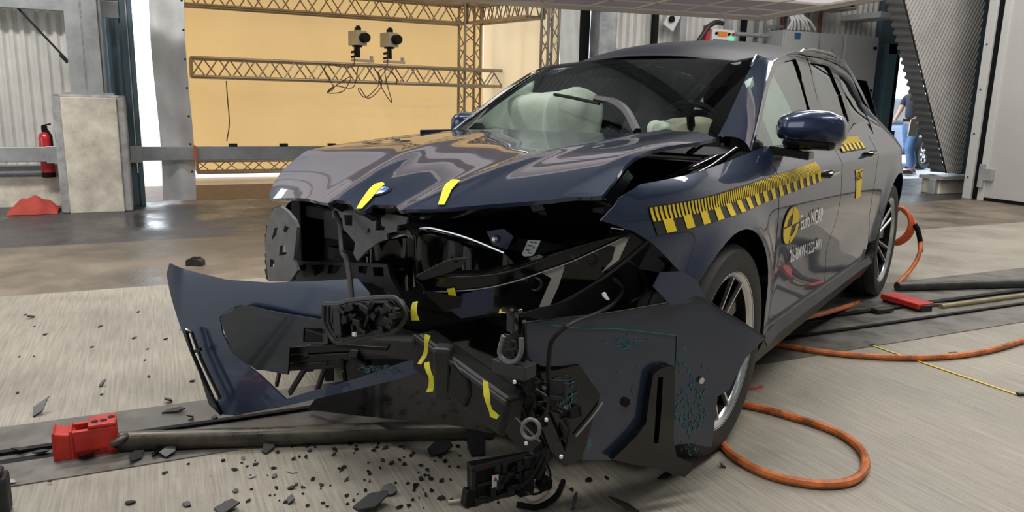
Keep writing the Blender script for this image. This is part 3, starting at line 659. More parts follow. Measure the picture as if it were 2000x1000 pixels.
# --- mirrored far side copies
def mcopy(o, parent):
    c = o.copy(); link(c); c.parent = parent
    if parent is car: c.scale = (1, -.925, 1)
    for k in o.children: mcopy(k, c)
    return c
for o in MIR: mcopy(o, car)
fm = mh.copy(); link(fm); fm.parent = car; fm.location = (-.19, -.36, .06); fm.scale = (1.1, -.5, .9)
# --- yellow / black checker tape on the left side
def decal(name, polys, m, parent, off=.0035, step=.05):
    """polys: list of outlines in side-surface parameters; one mesh"""
    b = MB()
    for pl_ in polys:
        c = [tuple(p) for p in pl_]
        if len(c) == 4:   # subdivide quads along both directions
            nu = max(1, int(math.hypot(c[1][0]-c[0][0], c[1][1]-c[0][1])/step)); nv = max(1, int(math.hypot(c[3][0]-c[0][0], c[3][1]-c[0][1])/step))
            def f(u, v, c=c):
                x = lerp(lerp(c[0][0], c[1][0], u), lerp(c[3][0], c[2][0], u), v); z = lerp(lerp(c[0][1], c[1][1], u), lerp(c[3][1], c[2][1], u), v)
                return S.pt(x, z)+S.nrm(x, z)*off
            b.grid(f, nu, nv)
        else:
            tri = tessellate_polygon([[Vector((p[0], p[1], 0)) for p in c]])
            b.add([S.pt(*p)+S.nrm(*p)*off for p in c], [tuple(t) for t in tri])
    o = b.build(name, m, parent, fixn=False); return o
TL, TR, BR, BL = S.trace(1266, 404), S.trace(1590, 316), S.trace(1604, 354), S.trace(1283, 459)
print('tape', TL, TR, BR, BL)
def tp(s, t):      # s along 0..1, t down 0..1
    x = lerp(lerp(TL[0], TR[0], s), lerp(BL[0], BR[0], s), t); z = lerp(lerp(TL[1], TR[1], s), lerp(BL[1], BR[1], s), t); return [x, z]
sf = (-.44-TL[0])/(TR[0]-TL[0])
def band(a, b, t0, t1): return [tp(a, t0), tp(b, t0), tp(b, t1), tp(a, t1)]
bk = mat('black_tape', (.02, .02, .018), .4)
for nm, s0, s1, par in (('checker_tape', 0, sf-.002, fender), ('checker_tape', sf+.002, 1, fdoor)):
    base = decal(nm, [band(s0, s1, 0, 1)], bk, par, .003, .012)
    q = []
    N = 85
    for i in range(N):
        a, b = (i+.05)/N, (i+.6)/N
        if a >= s0 and b <= s1: q.append(band(a, b, .02, .52))
    for i in range(17):
        a, b = (i+.42)/17, (i+.88)/17
        if b > s0 and a < s1: q.append(band(max(a, s0), min(b, s1), .50, .98))
    decal('yellow_marks', q, M['yellow'], base, .0048, .012)
T2 = [S.trace(1644, 268), S.trace(1678, 264), S.trace(1691, 290), S.trace(1645, 299)]
print('T2', T2)
x0, x1 = T2[3][0], T2[2][0]; zt, zb = .5*(T2[0][1]+T2[1][1]), .5*(T2[3][1]+T2[2][1])
base = decal('checker_tape', [[[x0, zb+.55*(zt-zb)], [x0-.04, zt], [x1+.05, zt], [x1, zb]][0:0] or [[x0-.03, zt], [x1+.06, zt], [x1, zb], [x0, zb]]], bk, rdoor, .004, .012)
q = []
for i in range(6):
    a = lerp(x0, x1, (i+.1)/6); b = lerp(x0, x1, (i+.62)/6); q.append([[a, lerp(zt, zb, .5)], [b, lerp(zt, zb, .5)], [b, zb+.003], [a, zb+.003]])
for i in range(26):
    a = lerp(x0-.02, x1+.05, (i+.1)/26); b = lerp(x0-.02, x1+.05, (i+.7)/26); q.append([[a, zt-.003], [b, zt-.003], [b, lerp(zt, zb, .5)], [a, lerp(zt, zb, .5)]])
decal('yellow_marks', q, M['yellow'], base, .006, .012)
# lettering wrapped onto the side surface
def lettering(name, txt, tl, tr, bl, m, parent, off=.004, bold=0., surf=None):
    surf = surf or S
    cu = bpy.data.curves.new('t', 'FONT'); cu.body = txt; cu.offset = bold; cu.resolution_u = 3
    o = bpy.data.objects.new('t', cu); link(o); dg = bpy.context.evaluated_depsgraph_get(); me = bpy.data.meshes.new_from_object(o.evaluated_get(dg)); bpy.data.objects.remove(o)
    xs = [v.co.x for v in me.vertices]; ys = [v.co.y for v in me.vertices]; X0, X1, Y0, Y1 = min(xs), max(xs), min(ys), max(ys)
    for v in me.vertices:
        u = (v.co.x-X0)/(X1-X0); t = 1-(v.co.y-Y0)/(Y1-Y0); x = tl[0]+(tr[0]-tl[0])*u+(bl[0]-tl[0])*t; z = tl[1]+(tr[1]-tl[1])*u+(bl[1]-tl[1])*t
        v.co = surf.pt(x, z)+surf.nrm(x, z)*off
    me.materials.clear(); me.materials.append(m); ob = link(bpy.data.objects.new(name, me)); ob.parent = parent; return ob
lettering('sticker_text', 'Euro NCAP', S.trace(1560, 420), S.trace(1604, 404), S.trace(1561, 449), M['text'], fdoor, .007, bold=.012)
lettering('registration_text', '26-BMW-1232-MP1', S.trace(1538, 487), S.trace(1602, 463), S.trace(1540, 512), M['text'], fdoor, .008, bold=.02)
# round calibration mark
cc = S.trace(1544, 440); top = S.trace(1544, 405); rr = abs(top[1]-cc[1]); e = S.trace(1558, 440)
print('logo r', rr, abs(e[0]-cc[0]))
rx = abs(e[0]-cc[0])
def sect(a0, a1, r0, r1, n=12):
    o = [[cc[0]-rx*r1*math.cos(math.radians(a0+(a1-a0)*i/n)), cc[1]+rr*r1*math.sin(math.radians(a0+(a1-a0)*i/n))] for i in range(n+1)]
    if r0 > 0: o += [[cc[0]-rx*r0*math.cos(math.radians(a1+(a0-a1)*i/n)), cc[1]+rr*r0*math.sin(math.radians(a1+(a0-a1)*i/n))] for i in range(n+1)]
    else: o.append(list(cc))
    return o
disc = decal('round_sticker', [sect(0, 359, 0, 1.06, 40)[:-1]], bk, fdoor, .003)
decal('sticker_quarters', [sect(3, 86, 0, .55), sect(3, 87, .55, 1), sect(183, 267, 0, .55), sect(183, 267, .55, 1), sect(94, 177, .62, 1), sect(273, 357, .62, 1)], M['yellow'], disc, .0045)
# small square sticker on the rear door
A1, A2, A3 = S.trace(1670, 333), S.trace(1683, 329), S.trace(1670, 388)
st = decal('door_sticker', [[A1, A2, [A2[0], A3[1]], A3]], M['yellow'], rdoor, .003)
lettering('sticker_text', 'ADAC', [A1[0]-.01, A1[1]-.01], [A2[0]+.01, A2[1]-.006], [A1[0]-.01, lerp(A1[1], A3[1], .38)], M['matt'], st, .0045, bold=.01)
# ------------------------------------------------------------------ cabin
def cX(px, py, x):
    o = w2c(CAMP); d = w2c(CAMP+ray(px, py))-o; return o+d*((x-o.x)/d.x)
def cY(px, py, y):
    o = w2c(CAMP); d = w2c(CAMP+ray(px, py))-o; return o+d*((y-o.y)/d.y)
def cZ(px, py, z):
    o = w2c(CAMP); d = w2c(CAMP+ray(px, py))-o; return o+d*((z-o.z)/d.z)
M['cabin'] = mat('dark_cabin_trim', (.02, .02, .021), .7)
M['seat'] = mat('dark_seat_fabric', (.035, .035, .037), .8)
M['airbag'] = mat('white_airbag_fabric', (.86, .90, .80), .75, noise=1, nscale=5, nmix=.1, bump=.6, bscale=9)
M['airbag2'] = mat('pale_green_curtain_airbag', (.50, .66, .56), .7, noise=1, nscale=4, nmix=.12, bump=.4, bscale=8)
dash = MB().grid(lambda u, v: (lerp(-.72, -1.25, v), lerp(-.74, .74, u), .955+.03*math.sin(math.pi*v)-.45*max(0, v-.75)), 20, 14).build('dashboard', M['cabin'], car, smooth=True, thick=.02)
MB().bb((-1.2, -.72, .3), (-3.3, .72, .36)).bb((-1.0, -.08, .36), (-1.9, .12, .72)).build('cabin_floor', M['cabin'], car)
MB().grid(lambda u, v: (lerp(-1.30, -3.5, v), lerp(-.5, .5, u), Rf(lerp(-1.30, -3.4, v), lerp(-.5, .5, u))-.05), 8, 20).build('headlining', M['cabin'], car, smooth=True)
for y in (.40, -.44):
    st_ = MB().grid(lambda u, v: (-1.95-.30*v+.05*math.cos(2*math.pi*u), y+.25*math.sin(2*math.pi*u)*(1-.25*v), lerp(.55, 1.13, v)), 24, 8)
    st_.box((-1.65, y, .52), (.55, .5, .16)); s1 = st_.build('front_seat', M['seat'], car, smooth=True)
    MB().grid(lambda u, v: (-2.30-.03*v+.05*math.cos(2*math.pi*u), y+.13*math.sin(2*math.pi*u), lerp(1.13, 1.32, v)), 20, 4).bb((-2.36, y-.11, 1.14), (-2.26, y+.11, 1.33)).build('headrest', M['seat'], s1, smooth=True)
MB().box((-3.0, 0, .85), (.16, 1.25, .62), Matrix.Rotation(-.3, 3, 'Y')).box((-2.75, 0, .5), (.5, 1.25, .16)).build('rear_bench', M['seat'], car, bevel=.04)
# steering wheel
swc = cX(1352, 268, -1.15)
Mw = Matrix.Translation(swc) @ Matrix.Rotation(math.radians(-68), 4, 'Y')
swm = MB(); swm.tube([Mw @ Vector((.175*math.cos(a), .175*math.sin(a), 0)) for a in [2*math.pi*k/40 for k in range(41)]], .016, 8)
swm.tube([Mw @ Vector((-.17, 0, 0)), Mw @ Vector((.17, 0, 0))], .02, 8).tube([Mw @ Vector((0, .16, 0)), Mw @ Vector((0, -.05, -.03))], .02, 8)
swm.build('steering_wheel', M['matt'], car, smooth=True)
def blob(name, c, r, m, seed, e=.6, amp=.06, nu=44, nv=26, rot=None):
    rnd = random.Random(seed); ph = [(rnd.uniform(2, 9), rnd.uniform(2, 9), rnd.uniform(0, 6), rnd.uniform(.3, 1)) for _ in range(9)]
    def f(u, v):
        a = 2*math.pi*u; t = math.pi*v; sg = lambda q, k: math.copysign(abs(q)**k, q)
        x = sg(math.cos(a), e)*sg(math.sin(t), e); y = sg(math.sin(a), e)*sg(math.sin(t), e); z = -sg(math.cos(t), e)
        d = 1+amp*sum(w_*math.sin(p*x+q*y+s_+3*z) for p, q, s_, w_ in ph)/3
        p = Vector((x*r[0], y*r[1], z*r[2]))*d
        return (rot @ p if rot else p)+Vector(c)
    return MB().grid(f, nu, nv).build(name, m, car, smooth=60)
pa = cX(1062, 236, -1.12)
blob('passenger_airbag', pa+Vector((-.02, -.03, -.02)), (.15, .235, .165), M['airbag'], 3, .55, .07)
blob('passenger_airbag', cX(1118, 232, -1.10)+Vector((0, 0, -.02)), (.15, .13, .17), M['airbag'], 8, .65, .10)
blob('driver_airbag', cX(1347, 258, -1.18)+Vector((-.02, 0, -.03)), (.09, .17, .095), mat('cream_airbag_fabric', (.55, .50, .40), .8, noise=1, nscale=5), 5, .8, .2)
blob('driver_airbag', cX(1290, 250, -1.1)+Vector((0, 0, -.02)), (.06, .06, .055), M['airbag'], 11, .8, .25)
# curtain airbag seen through the front side window
MB().grid(lambda u, v: (lerp(-.80, -1.28, u)-.18*v*(1-u), Sf(lerp(-.9, -1.2, u), lerp(.95, 1.36, v))-.07+.02*math.sin(u*9)*math.sin(math.pi*v), lerp(.92, 1.36-.06*(1-u), v)), 26, 14).build('curtain_airbag', M['airbag2'], car, smooth=True, thick=.02)

# interior mirror
MB().box(cX(1195, 138, -1.28)+Vector((-.0, 0, -.01)), (.03, .22, .06)).build('interior_mirror', M['matt'], car, bevel=.012)
# wiper, bent up off the glass
wa = MB(); q = [W.pt(*W.trace(*p))+Vector((.05, 0, h)) for p, h in (((1254, 262), .012), ((1232, 238), .045), ((1205, 221), .05), ((1172, 212), .045))]
wa.tube(spline(q, 5), [.020]*6+[.020]*5+[.017]*5, 6); wip = wa.build('wiper_arm', M['dgrey'], car, smooth=True)
q2 = [W.pt(*W.trace(*p))+Vector((.05, 0, h)) for p, h in (((1093, 193), .02), ((1125, 203), .03), ((1180, 222), .045))]
MB().tube(q2, .008, 6).build('wiper_blade', M['matt'], wip)
MB().tube([W.pt(-.56+.0*k, lerp(-.62, .45, k/10))+Vector((.0, 0, .012)) for k in range(11)], .010, 6).build('wiper_blade', M['matt'], car)
# --- hood details: hinge area, tape, emblem
em = Hd.trace(741, 374)
def hoodpatch(name, pts, m, off, parent=hood, label=None): return sheet(name, pts, Hd, m, parent, off=off, thick=0, step=.02, label=label)
hoodpatch('emblem', [[em[0]+.042*math.cos(a), em[1]+.042*math.sin(a)] for a in [2*math.pi*k/28 for k in range(28)]], M['matt'], .003)
M['eblue'] = mat('emblem_blue', (.05, .2, .6), .3); 
for k in range(4):
    hoodpatch('emblem_quarter', [list(em)]+[[em[0]+.031*math.cos(a), em[1]+.031*math.sin(a)] for a in [math.pi/2*(k+j/7)+.0 for j in range(8)]], M['eblue'] if k % 2 else M['white'], .0045)
hoodpatch('tape_strip', [(734, 362), (748, 359), (753, 363), (740, 374), (724, 394), (708, 411), (697, 411), (712, 386), (724, 370)], M['tapey'], .007, label='yellow tape strip across the emblem')
hoodpatch('tape_strip', [(884, 353), (900, 355), (882, 374), (869, 403), (856, 403), (863, 380), (872, 362)], M['tapey'], .006, label='yellow tape strip near the middle of the bonnet edge')
strip_loft('bonnet_inner_edge', [Hd.pt(*p)-Vector((.02, 0, .012)) for p in hpoly[8:]+[list(Hd.trace(*p)) for p in hr[:3]]], [Hd.pt(*p)-Vector((.06, 0, .035)) for p in hpoly[8:]+[list(Hd.trace(*p)) for p in hr[:3]]], M['gloss'], car, n=3, thick=.006)
# ------------------------------------------------------------------ wrecked front end
bay = MB().bb((-.30, -.78, .2), (-.26, .78, .98)).bb((-.3, -.76, .2), (.42, -.70, .78)).bb((-.3, .66, .45), (.10, .72, .90)).bb((-.3, -.75, .18), (.44, .62, .24))
bay.bb((.30, -.66, .24), (.34, .66, .74)).bb((.30, -.70, .70), (.40, .60, .75)).bb((.34, -.50, .3), (.40, .3, .66))
bay.build('engine_bay', M['matt'], car, bevel=.006)
MB().bb((.36, -.55, .30), (.42, .40, .345)).bb((.36, -.55, .42), (.40, .40, .44)).bb((.36, -.55, .55), (.41, .40, .60)).build('radiator_frame', M['black'], car, bevel=.004)
BX = lambda c, k=.12: Surf(lambda y, z: c-k*y*y, 0)
sheet('corner_bracket', [(534, 408), (548, 403), (560, 412), (575, 430), (580, 444), (577, 476), (573, 508), (581, 528), (566, 550), (524, 550), (519, 500), (517, 476), (523, 436)], Surf(lambda y, z: .66+.25*(y+.5), 0), M['grey'], car,
      holes=[[(536, 446), (543, 444), (540, 458), (530, 470)], [(547, 480), (556, 478), (560, 496), (545, 500)], [(528, 506), (536, 508), (536, 520), (527, 522)], [(556, 440), (566, 446), (562, 456), (553, 452)]], step=.015, thick=.012)
MB().tube([cX(x, y, .60) for x, y in ((534, 410), (547, 404), (560, 414), (574, 430))], .008, 6).build('bracket_rim', M['dgrey'], car)
rb = MB()
for y in (462, 472, 500, 512, 530): rb.beam(cX(520, y, .58), cX(576, y-4, .58), .012, .02)
for x in (524, 568, 574): rb.beam(cX(x, 440, .57), cX(x, 545, .57), .012, .012, (1, 0, 0))
rb.build('bracket_ribs', M['dgrey'], car)
sheet('grille_mount', [(560, 532), (580, 512), (672, 512), (756, 516), (762, 540), (784, 580), (724, 552), (640, 549), (562, 551)], BX(.58), M['dgrey'], car,
      holes=[[(583, 519), (598, 516), (596, 530), (582, 528)], [(607, 518), (634, 517), (632, 530), (614, 540)], [(642, 518), (668, 518), (656, 534), (640, 534)], [(700, 520), (718, 520), (716, 535), (700, 532)], [(728, 522), (748, 522), (750, 540), (730, 540)]], step=.02, thick=.02)
sheet('shutter_frame', [(648, 412), (728, 412), (796, 424), (794, 437), (776, 440), (775, 452), (756, 456), (756, 468), (741, 472), (716, 490), (698, 510), (690, 496), (694, 474), (670, 446), (668, 426), (650, 426)], BX(.64), M['grey'], car,
      holes=[[(735, 428), (745, 426), (744, 440), (752, 444), (750, 450), (733, 450)], [(718, 446), (723, 446), (722, 455), (717, 455)], [(672, 420), (688, 420), (688, 442), (674, 440)]], step=.016, thick=.01)
MB().bb(cX(640, 412, .60), cX(662, 470, .62)).build('latch_post', M['black'], car, bevel=.003)
cab = MB().tube(spline([cX(x, y, X_) for x, y, X_ in ((655, 415, .68), (664, 440, .70), (668, 490, .76), (676, 505, .8), (684, 550, .88), (687, 600, .98), (687, 622, 1.0))], 6), .009, 8).build('hanging_lead', M['black'], car, smooth=True)
G1 = BX(.62, .15)
sheet('inner_panel', [(764, 454), (830, 442), (862, 440), (940, 440), (1000, 452), (1012, 462), (1004, 480), (985, 494), (950, 486), (900, 472), (840, 456), (790, 466)], Surf(lambda y, z: .60-.15*y*y+.03*math.sin(z*60), 0), M['gloss'], car, step=.02, thick=.01)
sheet('inner_panel', [(690, 500), (760, 470), (840, 458), (950, 490), (985, 496), (1010, 520), (900, 560), (810, 560), (760, 580), (730, 540)], Surf(lambda y, z: .52-.1*y*y+.02*math.sin(y*30), 0), M['gloss'], car, step=.025, thick=.01)
MB().tube(spline([cX(x, y, .61) for x, y in ((766, 464), (800, 455), (830, 445), (870, 452), (920, 467), (985, 494))], 4), .004, 6).build('panel_edge', M['silver'], car, smooth=True)
sheet('body_mount', [(950, 452), (984, 447), (1003, 462), (990, 488), (962, 478)], BX(.63, .15), M['paint2'], car, step=.02)
bp_ = cX(970, 466, .60); MB().lathe([(0, 0), (.012, 0), (.012, .012), (.006, .016), (0, .016)], 8, Matrix.Translation(bp_) @ Matrix.Rotation(-math.pi/2, 4, 'Z')).build('bolt', M['silver'], car)
lb = sheet('parts_label', [(1019, 497), (1031, 469), (1056, 470), (1043, 497), (1038, 500), (1024, 501)], BX(.56, .0), M['white'], car, step=.02, thick=.001, label='small white parts label')
lm = MB()
for k, (x, y, w_) in enumerate(((1030, 488, 5), (1034, 480, 6), (1038, 473, 5), (1046, 474, 3), (1042, 484, 3), (1034, 494, 4))):
    p = cX(x, y, .5675-.0); lm.box(p, (.001, w_*.0022, .004))
lm.build('label_print', M['dgrey'], lb)
MB().beam(cX(760, 418, .60), cX(1180, 402, .22), .05, .03).tube([cX(790, 414, .62), cX(860, 416, .6), cX(960, 414, .5), cX(1170, 405, .28)], .006, 6).build('bonnet_seal', M['matt'], car)
for x, y, s_ in ((880, 418, .03), (948, 414, .02), (1064, 412, .025), (1175, 404, .035)): MB().box(cX(x, y, .45), (s_, s_*1.2, s_)).build('clip', M['black'], car, bevel=.003)
# left inner wing under the raised bonnet
sheet('inner_wing', [[-.40, .96], [-.1, .93], [.2, .84], [.42, .72], [.5, .60], [.3, .42], [-.1, .5], [-.4, .6]], Surf(lambda x, z: .70+.0*x, 1), M['black'], car, step=.05)
iw = MB()
iw.beam((-.30, .74, .97), (.40, .72, .80), .05, .04); iw.beam((-.1, .66, .93), (-.30, .74, 1.0), .03, .02); iw.tube([(-.34, .80, 1.03), (-.22, .76, .97), (-.12, .72, .93)], .012, 6)
iw.build('wing_rail', M['gloss'], car, bevel=.004)
MB().beam(cX(1380, 275, -.30), cX(1345, 300, -.18), .018, .012).build('bonnet_hinge', M['gloss'], car)
# headlamp
HL = Surf(lambda y, z: .86-.87*max(0, y-.25)**1.3, 0)
lamp = sheet('headlamp', [(811, 540), (878, 536), (948, 534), (1004, 522), (1071, 499), (1140, 482), (1200, 463), (1233, 456), (1262, 471), (1228, 506), (1172, 548), (1116, 582), (1060, 606), (1015, 617), (962, 610), (867, 607), (838, 580)], HL, M['gloss'], car, step=.025, thick=.05, label='black headlamp with white light elements')
M['drl'] = mat('light_guide_white', (.42, .40, .37), .35)
for pts in ([(1057, 532), (1103, 519), (1090, 560), (1073, 597), (1053, 599), (1077, 543)], [(1189, 479), (1228, 463), (1208, 507), (1176, 531), (1195, 508), (1202, 482)]):
    sheet('light_guide', pts, HL, M['drl'], lamp, off=.004, step=.02, thick=.004, label='pale light guide')
def hline(name, pts, r, m, par=lamp, off=.006, S_=HL): return MB().tube(spline([S_.pt(*S_.trace(*p))+S_.nrm(*S_.trace(*p))*off for p in pts], 6), r, 6).build(name, m, par, smooth=True)
hline('upper_trim_line', [(828, 570), (880, 568), (940, 563), (1000, 550), (1060, 530), (1116, 510), (1180, 481), (1230, 457)], .003, M['chrome'])
hline('outer_seal', [(850, 541), (880, 541), (948, 538), (1004, 527), (1071, 503)], .003, M['dgrey'])
hline('outer_seal', [(1071, 500), (1140, 478), (1200, 464)], .003, M['dgrey'])
hline('lower_seal', [(1015, 617), (1060, 606), (1116, 580), (1172, 546), (1220, 510), (1264, 472)], .005, M['dgrey'])
for x, y in ((1046, 555), (1155, 503)):
    c = HL.pt(*HL.trace(x, y)); MB().lathe([(.010, -.004), (.016, .0), (.018, .006), (.022, .0)], 20, Matrix.Translation(c) @ Matrix.Rotation(-math.pi/2+.3, 4, 'Z')).build('projector_ring', M['dgrey'], lamp, smooth=True)
sheet('lamp_bracket', [(811, 540), (864, 513), (886, 506), (912, 504), (902, 521), (878, 532), (824, 548)], Surf(lambda y, z: .88-.9*max(0, y-.25)**1.3, 0), M['dgrey'], car, holes=[[(886, 509), (896, 509), (895, 514), (887, 514)]], step=.02, thick=.015)
sheet('lamp_corner', [(812, 548), (836, 580), (868, 607), (900, 600), (900, 580), (832, 570), (824, 556)], Surf(lambda y, z: .90-.8*max(0, y-.25)**1.3, 0), M['black'], car, step=.02)
sheet('lower_lamp_panel', [(900, 575), (966, 562), (962, 612), (900, 622), (880, 606)], Surf(lambda y, z: .88-.87*max(0, y-.25)**1.3, 0), M['paint2'], car, step=.02)
sheet('tape_strip', [(874, 562), (889, 560), (895, 590), (882, 592)], HL, M['tapey'], lamp, off=.012, thick=0, step=.02, label='yellow tape strip on the headlamp')
# mass of dark structure behind the lamp, down to the beam
sheet('wheel_arch_panel', [(1240, 470), (1265, 474), (1330, 534), (1372, 585), (1300, 600), (1180, 615), (1060, 625), (1010, 615), (1116, 585), (1180, 545)], Surf(lambda x, z: .74+.0*x, 1), M['matt'], car, step=.04)
sheet('wing_panel', [(1290, 532), (1335, 530), (1362, 548), (1380, 588), (1310, 596), (1276, 560)], Surf(lambda x, z: .97-.3*max(0,x-.3), 1), M['paint2'], car, step=.03)
wl_ = MB(); wl_.tube(spline([cY(x, y, .80) for x, y in ((1228, 510), (1250, 530), (1262, 560), (1250, 580), (1232, 590))], 5), .005, 6); wl_.tube(spline([cY(x, y, .80) for x, y in ((1200, 545), (1215, 565), (1200, 590), (1170, 610), (1120, 630), (1090, 650))], 5), .006, 6); wl_.beam(cY(1290, 500, .83), cY(1330, 540, .83), .02, .006)
wl_.build('torn_wiring', M['black'], car, smooth=True)
tn = sheet('torn_connector', [(1178, 573), (1183, 571), (1187, 579), (1191, 585), (1186, 586), (1179, 579)], Surf(lambda x, z: .86, 1), M['white'], car, step=.02)
MB().tube([cY(x, y, .86) for x, y in ((1388, 520), (1368, 560))], .018, 8).build('suspension_strut', M['dgrey'], car, smooth=True)
# bumper beam
b0, b1, b2 = cX(690, 672, .74), cX(826, 680, .84), cX(1005, 812, .90)
bb = MB().beam(b0, b1, .05, .07).beam(b1, b2, .07, .115); beam_o = bb.build('bumper_beam', M['black'], car, bevel=.012)
MB().beam(b1+Vector((.036, 0, .045)), b2+Vector((.036, 0, .045)), .01, .014).build('beam_edge', M['dgrey'], beam_o, bevel=.003)
cl_ = MB(); pm_ = b1.lerp(b2, .33); cl_.box(pm_+Vector((.03, 0, 0)), (.06, .05, .15), Matrix.Rotation(.5, 3, 'Z')); cl_.build('beam_bracket', M['dgrey'], beam_o, bevel=.01)
ab = MB().prism([cX(x, y, .90) for x, y in ((890, 700), (925, 740), (930, 765), (915, 795), (880, 770), (884, 735))], (.02, 0, 0)).build('beam_absorber', M['black'], beam_o, bevel=.01)
TP = BX(.97, .0)
def tstrip(pts, lab, c=.955): return sheet('tape_strip', pts, Surf(lambda y, z: c+.006*math.sin(z*70), 0), M['tapey'], car, step=.015, thick=.0006, label=lab)
tstrip([(806, 590), (816, 588), (819, 626), (804, 626)], 'yellow tape strip below the headlamp corner', 1.0)
tstrip([(830, 652), (841, 656), (836, 680), (833, 696), (822, 712), (815, 710), (826, 692), (829, 672)], 'yellow tape strip over the bumper beam')
tstrip([(828, 709), (838, 706), (846, 736), (845, 765), (832, 766), (837, 736)], 'dangling yellow tape end below the bumper beam')
tstrip([(943, 742), (953, 746), (957, 775), (961, 800), (975, 812), (970, 819), (957, 814), (948, 785)], 'curled yellow tape strip at the beam end', 1.0)
tstrip([(976, 604), (990, 602), (988, 611), (974, 612)], 'short yellow tape end beside the lamp', .98)
# --- torn bumper cover, right-hand half (left in the photograph)
Af = lambda y, z: .86-.16*max(-.35, y+.6)-.55*max(0, -.82-y)**1.5+.12*(z-.35)*(-1)
SA = Surf(Af, 0)
slotA = [(366, 652), (373, 650), (390, 700), (424, 774), (430, 782), (420, 784), (398, 735), (378, 690)]
covA = sheet('bumper_cover', [(331, 514), (352, 523), (384, 532), (440, 546), (524, 552), (615, 549), (699, 544), (722, 572), (726, 590), (700, 615), (632, 627), (562, 616), (470, 596), (440, 612), (429, 622), (434, 650), (454, 690), (510, 734), (558, 780), (600, 766), (640, 756), (700, 738), (790, 706), (828, 700), (832, 722), (780, 740), (690, 762), (615, 780), (549, 795), (489, 806), (460, 812), (431, 809), (410, 770), (391, 727), (372, 690), (356, 648), (343, 610), (334, 580), (325, 535)], SA, M['paint2'], car, holes=[slotA], step=.03, thick=.006, label='torn navy bumper half lying towards the plinth side')
SA2 = Surf(lambda y, z: Af(y, z)+.035, 0)
sheet('bumper_grille_panel', [(429, 620), (470, 595), (562, 614), (632, 625), (640, 650), (640, 672), (604, 672), (566, 679), (562, 732), (520, 724), (500, 722), (454, 690), (440, 655)], SA2, M['gloss'], covA, holes=[[(593, 640), (630, 642), (631, 668), (592, 667)]], step=.03, thick=.008)
edge = [(429, 620), (450, 603), (470, 595), (500, 600), (562, 614), (632, 625)]
MB().tube([SA2.pt(*SA2.trace(*p))+Vector((.002, 0, 0)) for p in edge], .0015, 6).build('panel_lip', M['dgrey'], covA, smooth=True)
fa = MB(); fa.tube([SA2.pt(*SA2.trace(*p)) for p in ((363, 644), (374, 648), (392, 700), (430, 778), (420, 786), (397, 740), (376, 690), (363, 644))], .006, 6); fa.beam(SA2.pt(*SA2.trace(382, 686)), SA2.pt(*SA2.trace(392, 682)), .012, .012)
fa.build('air_curtain_frame', M['gloss'], covA, smooth=True)
sheet('splitter_edge', [(356, 648), (364, 646), (392, 735), (430, 806), (431, 812), (408, 790), (388, 727)], Surf(lambda y, z: Af(y, z)+.008, 0), M['gloss'], covA, holes=[slotA], step=.03, thick=.006)
gb = MB()
for a_, b_ in (((566, 684), (800, 668)), ((566, 700), (760, 690)), ((560, 716), (720, 706)), ((640, 630), (644, 740)), ((602, 690), (604, 720)), ((690, 690), (712, 705))):
    gb.beam(cX(*a_, .80), cX(*b_, .74), .03, .026)
gb.build('grille_crossbar', M['black'], car, bevel=.003)
for a_, b_ in (((604, 706), (566, 768)), ((640, 704), (618, 766)), ((668, 700), (676, 752)), ((548, 718), (540, 752))): MB().beam(cX(*a_, .78), cX(*b_, .74), .012, .02).build('grille_brace', M['black'], car, bevel=.003)
# plate hanging in the grille opening (lamp / sensor carrier)
ring = [(640, 592), (671, 592), (695, 585), (765, 579), (785, 586), (798, 609), (795, 624), (772, 646), (713, 658), (668, 668), (650, 650), (640, 625)]
SR = BX(1.02, .1)
def shrink(pts, k, c=(720, 622)): return [(c[0]+(x-c[0])*k, c[1]+(y-c[1])*k) for x, y in pts]
rg_ = sheet('sensor_carrier', ring, SR, M['black'], car, step=.02, thick=.006)
for k, r_ in ((1.0, .0075), (.90, .005), (.80, .005)):
    q = [SR.pt(*SR.trace(*p), .012) for p in shrink(ring, k)]; q.append(q[0]); MB().tube(spline(q, 3), r_, 6).build('carrier_rim', M['dgrey'], rg_, smooth=True)
dt = MB(); rnd = random.Random(4)
for i in range(26):
    x, y = rnd.uniform(665, 775), rnd.uniform(596, 646); dt.box(cX(x, y, 1.03), (rnd.uniform(.01, .03), rnd.uniform(.008, .04), rnd.uniform(.006, .02)), Matrix.Rotation(rnd.uniform(-.6, .6), 3, 'X'))
dt.beam(cX(664, 600, 1.02), cX(668, 655, 1.03), .03, .03, (1, 0, 0)).beam(cX(730, 592, 1.03), cX(712, 640, 1.03), .008, .008)
dt.build('carrier_internals', M['black'], rg_, bevel=.002)
MB().beam(cX(660, 672, .98), cX(760, 678, .90), .04, .012).build('carrier_shelf', M['black'], rg_, bevel=.003)
p = cX(692, 653, 1.045); MB().box(p, (.006, .012, .010)).build('white_marker', M['white'], rg_)
